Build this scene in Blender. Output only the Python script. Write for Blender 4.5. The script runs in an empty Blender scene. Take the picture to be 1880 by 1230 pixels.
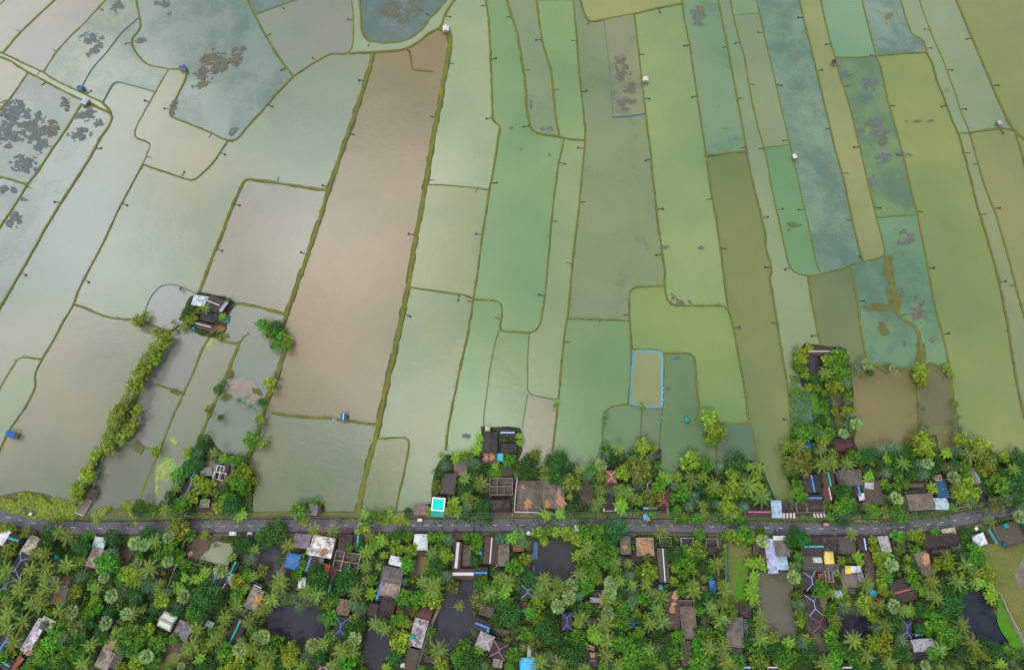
import bpy, math, random
from mathutils import Vector, geometry, noise
from bpy import data as D
random.seed(7)
R = math.radians
sc = bpy.context.scene
COL = sc.collection
# ---------------------------------------------------------------- camera, sky, sun, exposure
CH, PITCH, F0 = 300.0, 70.0, 1253.0
cam = D.objects.new('camera', D.cameras.new('camera')); COL.objects.link(cam)
cam.location = (0, 0, CH); cam.rotation_euler = (R(90-PITCH), 0, 0)
cam.data.sensor_width = 36; cam.data.lens = 36*F0/1880
cam.data.clip_start = 1; cam.data.clip_end = 30000
sc.camera = cam
SUN_EL, SUN_AZ = 58, 200           # azimuth clockwise from +Y
w = D.worlds.new('World'); sc.world = w; w.use_nodes = True
nt = w.node_tree; N = nt.nodes; L = nt.links; N.clear()
sky = N.new('ShaderNodeTexSky'); sky.sky_type = 'NISHITA'; sky.sun_disc = False
sky.sun_elevation = R(SUN_EL); sky.sun_rotation = R(SUN_AZ); sky.air_density = 1.0; sky.dust_density = 2.0
tc = N.new('ShaderNodeTexCoord')
nz = N.new('ShaderNodeTexNoise'); nz.inputs['Scale'].default_value = 3.2; nz.inputs['Detail'].default_value = 5; nz.inputs['Roughness'].default_value = .5
mp = N.new('ShaderNodeMapping'); mp.inputs['Location'].default_value = (1.7, .4, 0); mp.inputs['Scale'].default_value = (1, 1, 1.3)
cr = N.new('ShaderNodeValToRGB'); cr.color_ramp.elements[0].position = .42; cr.color_ramp.elements[1].position = .62
cr.color_ramp.elements[0].color = (3.6, 4.1, 4.9, 1); cr.color_ramp.elements[1].color = (11, 10.6, 10.9, 1)
# bright spots added to the northern sky so the ponds mirror glare
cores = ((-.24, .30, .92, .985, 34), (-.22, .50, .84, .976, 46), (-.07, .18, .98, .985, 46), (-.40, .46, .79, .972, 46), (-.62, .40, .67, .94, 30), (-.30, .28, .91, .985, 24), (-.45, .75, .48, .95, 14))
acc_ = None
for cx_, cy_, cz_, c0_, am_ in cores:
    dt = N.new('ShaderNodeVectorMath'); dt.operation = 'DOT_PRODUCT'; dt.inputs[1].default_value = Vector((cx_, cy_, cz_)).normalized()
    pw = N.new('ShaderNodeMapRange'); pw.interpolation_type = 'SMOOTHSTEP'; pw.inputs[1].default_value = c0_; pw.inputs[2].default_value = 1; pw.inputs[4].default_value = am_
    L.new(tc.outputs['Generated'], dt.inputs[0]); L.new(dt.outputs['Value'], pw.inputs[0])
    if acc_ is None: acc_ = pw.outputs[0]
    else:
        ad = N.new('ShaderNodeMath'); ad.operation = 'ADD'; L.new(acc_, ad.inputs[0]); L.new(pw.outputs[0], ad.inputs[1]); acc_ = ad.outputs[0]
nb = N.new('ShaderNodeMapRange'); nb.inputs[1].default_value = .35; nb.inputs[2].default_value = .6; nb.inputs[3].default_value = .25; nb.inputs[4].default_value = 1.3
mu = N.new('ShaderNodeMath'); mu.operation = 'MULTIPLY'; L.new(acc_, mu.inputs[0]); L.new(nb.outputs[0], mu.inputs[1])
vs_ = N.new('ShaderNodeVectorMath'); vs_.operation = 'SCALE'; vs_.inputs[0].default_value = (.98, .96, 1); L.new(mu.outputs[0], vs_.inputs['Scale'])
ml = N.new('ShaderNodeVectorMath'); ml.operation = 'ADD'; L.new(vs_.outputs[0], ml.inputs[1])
mx = N.new('ShaderNodeMix'); mx.data_type = 'RGBA'; mx.inputs[0].default_value = .8
bg = N.new('ShaderNodeBackground'); bg.inputs[1].default_value = .093
ou = N.new('ShaderNodeOutputWorld')
L.new(tc.outputs['Generated'], mp.inputs[0]); L.new(mp.outputs[0], nz.inputs['Vector']); L.new(nz.outputs[0], cr.inputs[0])
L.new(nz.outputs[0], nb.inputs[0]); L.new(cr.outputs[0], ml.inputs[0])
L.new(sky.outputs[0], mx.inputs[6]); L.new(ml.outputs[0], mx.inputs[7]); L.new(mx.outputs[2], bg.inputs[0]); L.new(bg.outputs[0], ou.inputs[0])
sun = D.objects.new('sun', D.lights.new('sun', 'SUN')); COL.objects.link(sun)
sun.data.energy = 1.5; sun.data.angle = R(11); sun.data.color = (1, .96, .9)
sun.rotation_euler = (R(90-SUN_EL), 0, R(180-SUN_AZ)); sun.location = (0, 0, 400)
sc.view_settings.view_transform = 'Standard'; sc.view_settings.look = 'None'
sc.view_settings.gamma = 1; sc.view_settings.exposure = 0.0
sc.cycles.use_denoising = True; sc.cycles.max_bounces = 6; sc.cycles.diffuse_bounces = 2; sc.cycles.transparent_max_bounces = 4

# ---------------------------------------------------------------- survey: where a point of the ground plan lies
TL = {}
for i, k in enumerate('abcd'): TL[k] = ((0, 470, 940, 1400)[i], 0, 3.8438)
for i, k in enumerate('efgh'): TL[k] = ((0, 470, 940, 1400)[i], 300, 3.8438)
for i, k in enumerate('ijkl'): TL[k] = ((0, 470, 940, 1400)[i], 600, 3.8438)
for i, k in enumerate('mnop'): TL[k] = ((0, 470, 940, 1400)[i], 910, 3.8438)
for i, k in enumerate('ABCDEFG'): TL[k] = ((0, 240, 480, 720, 960, 1200, 1420)[i], 920, 7.6875)
TL['H'] = (1640, 900, 7.6875)
for i, k in enumerate('IJKLMNO'): TL[k] = ((0, 240, 480, 720, 960, 1200, 1420)[i], 1070, 7.6875)
TL['P'] = (1640, 1050, 7.6875)
for k, x, y in (('Q', 300, 520), ('R', 300, 800), ('S', 780, 780), ('T', 1000, 790), ('U', 1220, 790), ('V', 1430, 630), ('W', 1430, 780), ('X', 1640, 780)):
    TL[k] = (x, y, 7.6875)
TL['s'] = (0, 0, 1)
def T(t, x, y): x0, y0, s = TL[t]; return (x0+x/s, y0+y/s)
def pts(s):
    out = []; t = 's'
    for tok in s.split():
        if ',' in tok:
            a, b = tok.split(','); out.append(T(t, float(a), float(b)))
        else: t = tok
    return out
CP, SP = math.sin(R(PITCH)), math.cos(R(PITCH))
def G(px, py, z=0.0):
    a, b = (px-940)/F0, -(py-615)/F0
    d = (a, b*CP+SP, b*SP-CP); t = (z-CH)/d[2]
    return Vector((d[0]*t, d[1]*t, z))
def mpp(px, py):                       # metres covered by one unit of the plan there
    return ((G(px+1, py)-G(px, py)).length+(G(px, py+1)-G(px, py)).length)/2
def inside(p, poly):
    x, y = p[0], p[1]; c = False; j = len(poly)-1
    for i in range(len(poly)):
        xi, yi = poly[i][0], poly[i][1]; xj, yj = poly[j][0], poly[j][1]
        if (yi > y) != (yj > y) and x < (xj-xi)*(y-yi)/(yj-yi)+xi: c = not c
        j = i
    return c
# ---------------------------------------------------------------- materials
def hexlin(h, k=1.0):
    out = []
    for i in (0, 2, 4):
        c = int(h[i:i+2], 16)/255
        out.append(k*(c/12.92 if c <= .04045 else ((c+.055)/1.055)**2.4))
    return out
def newmat(name, rough=.85, spec=.3):
    m = D.materials.new(name); m.use_nodes = True; n = m.node_tree; b = n.nodes['Principled BSDF']
    b.inputs['Roughness'].default_value = rough; b.inputs['Specular IOR Level'].default_value = spec
    return m, n.nodes, n.links, b
def mixc(n, l, fac, a, b, mode='MIX'):
    x = n.new('ShaderNodeMix'); x.data_type = 'RGBA'; x.blend_type = mode
    for k, v in ((0, fac), (6, a), (7, b)):
        if hasattr(v, 'is_output'): l.new(v, x.inputs[k])
        else: x.inputs[k].default_value = v if k == 0 else (*v[:3], 1)
    return x.outputs[2]
def noi(n, l, scale, detail=4, rough=.55, vec=None, dist=0):
    x = n.new('ShaderNodeTexNoise'); x.inputs['Scale'].default_value = scale; x.inputs['Detail'].default_value = detail
    x.inputs['Roughness'].default_value = rough; x.inputs['Distortion'].default_value = dist
    if vec is not None: l.new(vec, x.inputs['Vector'])
    return x.outputs[0]
def ramp(n, l, src, a, b, lo=0., hi=1.):
    x = n.new('ShaderNodeMapRange'); l.new(src, x.inputs[0])
    for i, v in enumerate((a, b, lo, hi)):
        if hasattr(v, 'is_output'): l.new(v, x.inputs[i+1])
        else: x.inputs[i+1].default_value = v
    return x.outputs[0]
def wpos(n): return n.new('ShaderNodeNewGeometry').outputs['Position']
def math_(n, l, op, a, b):
    x = n.new('ShaderNodeMath'); x.operation = op
    for i, v in enumerate((a, b)):
        if hasattr(v, 'is_output'): l.new(v, x.inputs[i])
        else: x.inputs[i].default_value = v
    return x.outputs[0]
# water: silt colour per pond (object colour), amount of submerged weed per pond (object alpha)
MW, n, l, b = newmat('pond_water', .13, 1.0); b.inputs['IOR'].default_value = 1.36
oi = n.new('ShaderNodeObjectInfo'); P = wpos(n)
big = noi(n, l, .011, 3, .5, P); med = noi(n, l, .035, 4, .55, P, .6); fine = noi(n, l, .16, 5, .65, P)
c = mixc(n, l, ramp(n, l, big, .40, .62), mixc(n, l, 1., oi.outputs['Color'], (1.13, 1.07, .98), 'MULTIPLY'), mixc(n, l, 1., oi.outputs['Color'], (.84, .92, .90), 'MULTIPLY'))
c = mixc(n, l, ramp(n, l, med, .42, .68, 0, .75), c, mixc(n, l, 1., c, (.84, .93, .86), 'MULTIPLY'))
th = ramp(n, l, oi.outputs['Alpha'], 0, 1, .64, .40)
msk = math_(n, l, 'ADD', math_(n, l, 'MULTIPLY', med, .5), math_(n, l, 'ADD', math_(n, l, 'MULTIPLY', fine, .28), math_(n, l, 'MULTIPLY', noi(n, l, .75, 5, .7, P, .5), .22)))
soft = ramp(n, l, msk, math_(n, l, 'SUBTRACT', th, .055), math_(n, l, 'ADD', th, .055))
soft = math_(n, l, 'MULTIPLY', soft, ramp(n, l, oi.outputs['Alpha'], .02, .2))
c = mixc(n, l, math_(n, l, 'MULTIPLY', soft, .62), c, mixc(n, l, ramp(n, l, fine, .45, .6), (.07, .13, .122), (.095, .135, .09)))
l.new(c, b.inputs['Base Color'])
bp = n.new('ShaderNodeBump'); bp.inputs['Strength'].default_value = .10; bp.inputs['Distance'].default_value = .25
l.new(math_(n, l, 'ADD', noi(n, l, 1.4, 3, .6, P), math_(n, l, 'MULTIPLY', noi(n, l, .3, 6, .6, P), 2.)), bp.inputs['Height']); l.new(bp.outputs[0], b.inputs['Normal'])
# dark village ponds
MWD, n, l, b = newmat('dark_pond_water', .03, .8); b.inputs['IOR'].default_value = 1.34
oi = n.new('ShaderNodeObjectInfo'); P = wpos(n)
c = mixc(n, l, ramp(n, l, noi(n, l, .08, 4, .6, P), .4, .7, 0, .5), oi.outputs['Color'], (.045, .05, .04))
l.new(c, b.inputs['Base Color'])
bp = n.new('ShaderNodeBump'); bp.inputs['Strength'].default_value = .03; bp.inputs['Distance'].default_value = .1
l.new(noi(n, l, 1.6, 3, .6, P), bp.inputs['Height']); l.new(bp.outputs[0], b.inputs['Normal'])
# grassy mud of the embankments
MDK, n, l, b = newmat('embankment_turf', .95, .1); P = wpos(n)
c = mixc(n, l, ramp(n, l, noi(n, l, .12, 5, .65, P), .4, .62), (.18, .185, .03), (.12, .165, .026))
c = mixc(n, l, ramp(n, l, noi(n, l, .5, 4, .7, P), .5, .68), c, (.17, .115, .06))
c = mixc(n, l, ramp(n, l, noi(n, l, .035, 3, .6, P), .52, .7), c, (.12, .18, .03))
at = n.new('ShaderNodeAttribute'); at.attribute_name = 'tone'
c = mixc(n, l, at.outputs['Fac'], (.10, .095, .06), c)
l.new(c, b.inputs['Base Color'])
# village soil, patches
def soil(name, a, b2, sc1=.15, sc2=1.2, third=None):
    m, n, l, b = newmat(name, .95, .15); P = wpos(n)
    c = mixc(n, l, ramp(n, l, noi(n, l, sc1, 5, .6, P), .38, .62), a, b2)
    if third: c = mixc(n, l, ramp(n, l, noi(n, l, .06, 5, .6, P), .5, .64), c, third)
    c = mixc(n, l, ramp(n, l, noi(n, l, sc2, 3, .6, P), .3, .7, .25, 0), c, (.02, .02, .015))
    l.new(c, b.inputs['Base Color'])
    bp = n.new('ShaderNodeBump'); bp.inputs['Strength'].default_value = .5; bp.inputs['Distance'].default_value = .1
    l.new(noi(n, l, 2.5, 3, .6, P), bp.inputs['Height']); l.new(bp.outputs[0], b.inputs['Normal'])
    return m
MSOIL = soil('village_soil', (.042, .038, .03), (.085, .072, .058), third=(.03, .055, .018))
PM = {'earth': soil('brown_earth', (.15, .115, .085), (.10, .075, .06)), 'pale': soil('pale_dirt', (.26, .22, .18), (.18, .155, .13)),
      'grass': soil('mown_grass', (.13, .18, .035), (.19, .185, .06), .1), 'lush': soil('lush_grass', (.07, .27, .015), (.10, .20, .02), .3),
      'red': soil('red_earth', (.16, .06, .045), (.11, .07, .06)), 'dark': soil('wet_earth', (.06, .055, .05), (.09, .08, .07)),
      'olive': soil('reed_bed', (.16, .17, .05), (.12, .13, .05), .3), 'sand': soil('silt_bank', (.36, .32, .26), (.30, .27, .22), .2)}
MRD, n, l, b = newmat('road_asphalt', .8, .3); P = wpos(n)
c = mixc(n, l, ramp(n, l, noi(n, l, .12, 5, .6, P), .35, .7), (.14, .137, .155), (.105, .103, .12))
c = mixc(n, l, ramp(n, l, noi(n, l, .05, 5, .7, P, 1.), .58, .7, 0, .55), c, (.21, .19, .17))
c = mixc(n, l, ramp(n, l, noi(n, l, 3, 2, .6, P), .3, .7, .2, 0), c, (.04, .04, .045)); l.new(c, b.inputs['Base Color'])
# things tinted by object colour
def tint(name, rough, spec, wear, wearcol, scale=.5, corr=False, amt=.8):
    m, n, l, b = newmat(name, rough, spec)
    oi = n.new('ShaderNodeObjectInfo'); tco = n.new('ShaderNodeTexCoord'); P = tco.outputs['Object']
    vm = n.new('ShaderNodeVectorMath'); vm.operation = 'ADD'; l.new(P, vm.inputs[0]); l.new(oi.outputs['Location'], vm.inputs[1]); Q = vm.outputs[0]
    c = mixc(n, l, ramp(n, l, noi(n, l, scale, 6, .65, Q, .4), wear-.08, wear+.1, 0, amt), oi.outputs['Color'], wearcol)
    c = mixc(n, l, ramp(n, l, noi(n, l, scale*4, 4, .7, Q), .35, .75, 0, .35), c, mixc(n, l, 1., oi.outputs['Color'], (.45, .42, .4), 'MULTIPLY'))
    l.new(c, b.inputs['Base Color'])
    if corr:
        wv = n.new('ShaderNodeTexWave'); wv.inputs['Scale'].default_value = 1.6; wv.bands_direction = 'X'; l.new(P, wv.inputs[0])
        bp = n.new('ShaderNodeBump'); bp.inputs['Strength'].default_value = .5; bp.inputs['Distance'].default_value = .1
        l.new(wv.outputs[1], bp.inputs['Height']); l.new(bp.outputs[0], b.inputs['Normal'])
    return m
MCON = tint('weathered_concrete', .9, .2, .5, (.10, .085, .07), .45, amt=.85)
MSHEET = tint('corrugated_sheet', .55, .4, .54, (.10, .07, .06), .55, True, .6)
MTHATCH = tint('thatch_and_old_tile', .95, .1, .52, (.09, .07, .06), 1.2)
MPLAIN = tint('painted_surface', .6, .3, .75, (.2, .18, .16), 1.)
MTARP = tint('plastic_tarpaulin', .45, .5, .55, (.16, .2, .25), .8, amt=.6)
MWALL = tint('house_wall', .9, .2, .55, (.16, .13, .11), .8)
MSTRAW = tint('straw_and_sand', .95, .1, .5, (.35, .13, .05), 1.)
MSTRIPE, n, l, b = newmat('striped_sheet', .5, .4); tco = n.new('ShaderNodeTexCoord')
wv = n.new('ShaderNodeTexWave'); wv.inputs['Scale'].default_value = .22; wv.bands_direction = 'X'; l.new(tco.outputs['Object'], wv.inputs[0])
l.new(mixc(n, l, ramp(n, l, wv.outputs[1], .45, .55), (.13, .03, .04), (.62, .6, .62)), b.inputs['Base Color'])
# foliage
MLF, n, l, b = newmat('foliage', .6, .25)
oi = n.new('ShaderNodeObjectInfo'); at = n.new('ShaderNodeAttribute'); at.attribute_name = 'tone'
rv = n.new('ShaderNodeHueSaturation'); l.new(oi.outputs['Color'], rv.inputs['Color'])
l.new(ramp(n, l, oi.outputs['Random'], 0, 1, .485, .515), rv.inputs['Hue']); l.new(ramp(n, l, oi.outputs['Random'], 0, 1, .8, 1.2), rv.inputs['Value'])
c = mixc(n, l, 1., rv.outputs[0], at.outputs['Color'], 'MULTIPLY'); l.new(c, b.inputs['Base Color'])
tr = n.new('ShaderNodeBsdfTranslucent'); l.new(c, tr.inputs[0]); ms = n.new('ShaderNodeMixShader'); ms.inputs[0].default_value = .14
l.new(b.outputs[0], ms.inputs[1]); l.new(tr.outputs[0], ms.inputs[2])
for o_ in n:
    if o_.type == 'OUTPUT_MATERIAL': l.new(ms.outputs[0], o_.inputs[0])
MBARK, n, l, b = newmat('bark', .9, .2); l.new(mixc(n, l, noi(n, l, 3), (.16, .13, .10), (.30, .26, .21)), b.inputs['Base Color'])
MALG, n, l, b = newmat('algae_mat', .8, .3)
oi = n.new('ShaderNodeObjectInfo'); l.new(mixc(n, l, ramp(n, l, noi(n, l, .8, 4, .6, wpos(n)), .35, .65), oi.outputs['Color'], mixc(n, l, 1., oi.outputs['Color'], (.6, .62, .65), 'MULTIPLY')), b.inputs['Base Color'])
# ---------------------------------------------------------------- mesh helpers
class MB:
    def __init__(s): s.v = []; s.f = []; s.t = []
    def quad(s, a, b, c, d, t=None):
        k = len(s.v); s.v += [a, b, c, d]; s.f.append((k, k+1, k+2, k+3)); s.t.append(t)
    def tri(s, a, b, c, t=None):
        k = len(s.v); s.v += [a, b, c]; s.f.append((k, k+1, k+2)); s.t.append(t)
    def box(s, x0, x1, y0, y1, z0, z1):
        k = len(s.v); s.v += [(x, y, z) for z in (z0, z1) for y in (y0, y1) for x in (x0, x1)]
        for f in ((0, 2, 3, 1), (4, 5, 7, 6), (0, 1, 5, 4), (2, 6, 7, 3), (0, 4, 6, 2), (1, 3, 7, 5)):
            s.f.append(tuple(k+i for i in f)); s.t.append(None)
    def bar(s, a, b, w, h=None):            # a rod from a to b
        a, b = Vector(a), Vector(b); d = (b-a).normalized(); h = h or w
        u = d.cross(Vector((0, 0, 1)));  u = u.normalized() if u.length > .01 else Vector((1, 0, 0))
        v = u.cross(d).normalized(); k = len(s.v)
        for p in (a, b):
            for su, sv in ((-1, -1), (1, -1), (1, 1), (-1, 1)): s.v.append(tuple(p+u*su*w/2+v*sv*h/2))
        for f in ((0, 1, 2, 3), (7, 6, 5, 4), (0, 4, 5, 1), (1, 5, 6, 2), (2, 6, 7, 3), (3, 7, 4, 0)):
            s.f.append(tuple(k+i for i in f)); s.t.append(None)
    def tube(s, path, rads, seg=6):
        k0 = len(s.v)
        for i, (p, r) in enumerate(zip(path, rads)):
            p = Vector(p); q = Vector(path[min(i+1, len(path)-1)])-Vector(path[max(i-1, 0)]); q.normalize()
            u = q.cross(Vector((.3, .9, .1))).normalized(); v = q.cross(u)
            for j in range(seg):
                a = 2*math.pi*j/seg; s.v.append(tuple(p+(u*math.cos(a)+v*math.sin(a))*r))
        for i in range(len(path)-1):
            for j in range(seg):
                a = k0+i*seg+j; b = k0+i*seg+(j+1) % seg; s.f.append((a, b, b+seg, a+seg)); s.t.append(None)
        s.f.append(tuple(k0+(len(path)-1)*seg+j for j in range(seg))); s.t.append(None)
    def lathe(s, prof, seg=12, c=(0, 0)):
        k0 = len(s.v)
        for r, z in prof:
            for j in range(seg):
                a = 2*math.pi*j/seg; s.v.append((c[0]+r*math.cos(a), c[1]+r*math.sin(a), z))
        for i in range(len(prof)-1):
            for j in range(seg):
                a = k0+i*seg+j; b = k0+i*seg+(j+1) % seg; s.f.append((a, b, b+seg, a+seg)); s.t.append(None)
        s.f.append(tuple(k0+(len(prof)-1)*seg+j for j in range(seg))); s.t.append(None)
    def mesh(s, name, mat, smooth=False):
        me = D.meshes.new(name); me.from_pydata([tuple(v) for v in s.v], [], s.f)
        if any(t is not None for t in s.t):
            ca = me.color_attributes.new('tone', 'FLOAT_COLOR', 'CORNER'); arr = []
            for f, t in zip(s.f, s.t):
                t = 1. if t is None else t
                c = (t, t, t, 1) if isinstance(t, (int, float)) else (*t, 1)
                arr += c*len(f)
            ca.data.foreach_set('color', arr)
        if smooth: me.shade_smooth()
        me.materials.append(mat); me.update()
        return me
    def build(s, name, mat, parent=None, color=None, smooth=False):
        return link(name, s.mesh(name, mat, smooth), parent, color)
def link(name, me, parent=None, color=None):
    o = D.objects.new(name, me); COL.objects.link(o)
    if parent: o.parent = parent
    if color: o.color = (*color[:3], color[3] if len(color) > 3 else 1)
    return o
def struct(o, kind='structure'): o['kind'] = kind; return o
def empty(name, loc, rz=0):
    o = D.objects.new(name, None); COL.objects.link(o); o.location = loc; o.rotation_euler = (0, 0, rz); o.empty_display_size = .5; return o
def tag(o, label, cat, group=None):
    if label: o['label'] = label
    o['category'] = cat
    if group: o['group'] = group
    return o
# ---------------------------------------------------------------- pond network: embankments (D), net fences (N), stick fences (S), open links (V)
LINES = '''D 5|a 0,372 60,398 200,468 290,505 350,545 450,602 560,648 640,690 725,725 785,800
D 5|a 0,405 60,422 130,470 200,512 330,580 440,640 560,700 650,735 720,770 785,800 800,828 770,890 700,990 640,1110 e 560,80 430,280 310,480 200,680 110,830 0,1025
D 5|a 20,382 110,270 250,130 390,0
D 4|a 310,515 400,365 500,260 600,165 750,0
D 3|a 0,35 40,0
N 2 b|a 565,645 650,490 760,370 860,235 978,130
D 4|a 960,0 975,80 995,190 975,230 930,270 925,310 960,380 1010,440 1060,468 1190,492 1320,490 1310,560 1190,800 1200,825 1390,900 1500,945 1605,1000 1670,990 1750,890 1845,790 b 60,765 160,650 265,540 400,450 540,375 610,388 660,382 680,350 690,250 690,120 675,0
D 4|a 1190,495 1100,650 960,900 945,970 1060,1010 1065,1030 1010,1160 e 930,150 830,340 730,560 640,730 560,880 520,995 450,1110 i 375,100 350,140 290,240 245,330 250,430 180,570 90,690 40,780 0,870
N 3 t|a 725,728 800,590 830,578 1100,652
D 4|a 200,515 100,660 0,785
D 5|a 590,715 470,910 360,1070 255,1230 e 200,140 90,320 0,450
D 4|e 0,98 90,120 190,148
D 4|e 1010,10 1100,40 1250,90 1350,122 1380,118 1430,70 a 1500,1155 1605,1000
D 4|a 1740,0 1800,110 b 60,240 140,370 200,460 265,540
D 4|b -8,108 120,60 290,0
D 5|b 730,0 740,130 745,230 780,290 900,312 1030,300 1110,265 1190,200 1220,140 1280,90 1350,0
D 5|b 660,382 720,375 830,370 1030,355 1090,335 1170,280 1240,220 1300,205 1310,170 1340,90 1400,0
D 9|b 825,372 800,500 740,680 660,920 590,1110 f 520,170 430,450 340,730 260,930 205,1090 188,1180 j 225,110 180,240 130,400 70,540 20,730 i 1790,820 1750,930
D 10|b 1300,205 1365,235 1375,300 1350,450 1320,600 1290,780 1250,970 1225,1130 f 1200,150 1160,370 1110,620 1080,850 1040,1030 1010,1200 j 1000,80 930,380 880,630 840,800 790,980 735,1230 n 735,60 715,150
x 2|b 1075,345 1095,420 1100,495 1245,507
D 4|b 1620,0 1640,130 1655,400 1665,680 1670,860 1725,890 1700,1030 1680,1180 f 1650,170 1600,480 1560,800 1535,940 1520,1060 1490,1230 j 1440,300 1390,540 1355,700 1340,870
D 3|f 1225,155 1400,160 1560,175 1645,190
D 4|f 1085,875 1150,885 1300,905 1400,920 1500,935 1535,960
D 4|f 1535,960 1600,965 1700,970 1740,990 1730,1100 1715,1180 1750,1190 g 40,1190 120,1200 180,1185 205,1110 230,970 250,760 290,300 c 330,1150 370,985
D 5|b 1770,0 1800,100 c 38,240 60,380 90,550 110,800 130,920 180,945 340,965 365,980 505,995
D 5|c 175,0 185,110 220,330 275,490 290,640 310,850 335,965
D 4|c 430,0 450,200 470,500 495,730 515,900 515,990 505,1110 g 470,330 430,650 395,1060 370,1200 k 345,300 330,470 305,700 285,880
D 4|c 480,0 520,130 550,160 700,130 860,100 1030,60 1200,28
D 3 q|c 178,6 432,2
D 4|c 860,103 880,250 910,530 935,750 960,940 985,1130 g 985,30 1010,240 1040,500 1070,700 1080,800 1075,860 1090,960 1120,1005 1300,1005 1400,1005 1500,1000 1530,1040 1575,1230 k 1590,180 1620,330 1650,500 1665,670 1700,740 1720,900 1725,960
N 2 d|c 650,142 670,330 695,600 710,832
N 2 b|c 710,832 830,825 940,805
D 3|c 1200,0 1215,130 1250,300 1290,560 1330,830 1370,1100 g 1400,170 1450,450 1490,760 1510,930 1525,1030
D 4|c 1375,1105 1500,1085 1655,1070
D 4|c 1455,0 1480,130 1530,380 1590,700 1640,980 1655,1075 g 1690,100 1740,300 1790,500 h 20,600 70,740 50,810 75,950 105,1130 l 115,60 150,260 180,430 195,600 215,740
D 3|c 1540,0 1560,110 1590,230 1640,400 1690,700 1740,920 1780,1050 h 35,0 60,160 100,330 150,560 180,700 215,770 325,797 430,778 550,745 710,695 870,657 850,560 800,370 760,200 725,60 d 700,1100 650,900 600,700 550,560 520,430 510,405 470,270 430,100 410,0
D 3|c 1560,112 1640,105 1747,95
D 3|c 1720,0 1750,120 d 22,310 70,500 110,680 150,850 190,1020 h 220,0 270,220 320,440 360,640 390,750 415,782
D 3|d 6,1048 100,1035 192,1025
D 3|d 260,0 290,130 340,330 400,580 460,830 510,1050 h 570,100 620,340 670,560 708,698
D 4|d 700,0 730,120 760,250 800,395 830,470 880,700 940,920 1000,1130 h 1040,170 1085,340 1130,560 1175,800 1210,980 1240,1120 l 1260,20 1285,120 1310,260
D 3|d 508,408 650,410 800,400
D 3|d 800,398 980,380 1160,370
D 4|d 970,0 1010,130 1050,240 1075,265 1120,268 1140,300 1155,370 1200,450 1230,570 1280,690 1330,830 1380,940 1430,1110 h 1510,280 1580,510 1640,720 1690,930 1720,1090 l 1770,250 1800,430 1845,620
D 4|d 1100,0 1150,140 1210,290 1280,450 1350,640 1400,800 1460,940 1490,1050 h 1560,150 1640,350 1700,550 1760,770 1810,960 1845,1080
D 5|d 1365,0 1410,110 1490,300 1570,490 1650,680 1740,880 1780,930 1845,985
D 4|d 1455,940 1570,920 1740,905 1780,930
D 3|d 1385,940 1460,940
D 4|d 1780,930 1820,1050 1845,1150
D 3|h 812,384 950,372 1095,365
D 5|h 625,725 650,870 680,1050 l 700,80 740,262
D 4|h 318,796 340,950 375,1120 l 380,20 410,140 420,200
D 7|h 870,657 885,720 905,830 925,950 960,1080 1000,1115 1070,1135 l 1110,80 1120,180 1125,290
D 7|l 600,290 740,262 900,290 1090,300 1200,300 1310,260
D 6|l 1090,300 1095,420 1100,550 1110,740 1120,850
D 6|l 1310,260 1340,450 1355,600 1400,800 1430,900
D 5|l 1105,690 1200,690 1370,690
D 4|l 190,450 310,445 460,380
N 2 B|l 310,445 330,560 350,700 350,800
D 4|g 395,1095 550,1100 830,1112
D 4|g 1080,865 870,875 835,890 825,960 830,1110 840,1230 k 845,160 840,330 820,550
D 4|k 845,160 950,160 1060,170 1075,190 1065,400 1060,575
D 3|k 820,550 900,565 940,572 1060,575
D 4|k 1075,190 1160,185 1260,185 1290,210 1300,400 1320,560 1310,655
D 2|k 820,550 690,560 650,600 640,700 640,900
S 2|k 915,570 910,700 900,830
S 2|k 1060,575 1045,700 1035,920
D 3|k 1310,655 1400,670 1480,680 1640,685 1670,672
D 3|k 1445,680 1440,780 1445,850 1445,1000
S 2|k 122,47 110,200 110,475 200,495 314,515
S 2|k 110,475 90,600 65,760
S 2|j 1712,30 1690,100 1650,300 1625,500 1605,640 1610,720
D 5|j 855,795 950,790 1050,778 1085,790 1080,850 1040,1050 n 1005,0 985,110
V 1|j 45,590 110,603
D 6|j 110,603 250,630 400,640 535,645
V 1|j 535,645 570,655
D 5|j 570,655 640,665 740,672 790,690 865,687
D 6|e 1410,905 1430,850 1500,660 1560,520 1620,350 1700,170 1735,110 f 150,140 300,165 480,190 515,178
N 2 b|e 1025,1050 1040,1000 1080,920 1140,862 1200,850 1260,862 1330,900 1410,930
D 4|e 520,995 600,1020 700,1065 800,1095 940,1105 1015,1115 1025,1050
D 5|e 1015,1115 1100,1150 1200,1190
D 5|e 1200,1190 1260,1140 1360,1120
V 1|e 1360,1120 1480,1100
V 1|e 1410,905 1480,1100
V 1|e 1480,1100 i 1480,75
V 1|e 1480,1100 1640,985
V 1|e 1480,1100 i 1550,85
D 6|e 1640,985 1750,1000 f 0,1010 100,1040 205,1065
D 6|i 1480,75 1430,150 1370,310 1310,440 1200,680 1130,870 1060,1030 990,1230 m 985,40 980,130
D 5|i 1095,405 1200,440 1310,470
D 13|e 1200,1190 i 1130,200 1000,400 930,560 850,740 760,860 690,950 620,1120 590,1200 m 550,100
D 4|i 780,840 950,835 1060,855 1130,870
D 6|i 1550,85 1650,125 1690,115
D 4|i 1690,115 1715,70 1760,45
D 7|i 1690,115 1640,250 1600,340 1570,430 1500,570 1430,750 1390,800 1380,1000
D 4|i 0,440 50,350 130,225 160,213 300,237
V 1|s -170,875 0,925 150,952 400,950 1420,950 1480,950 1600,952 1700,945 1880,915 2050,875'''
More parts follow.
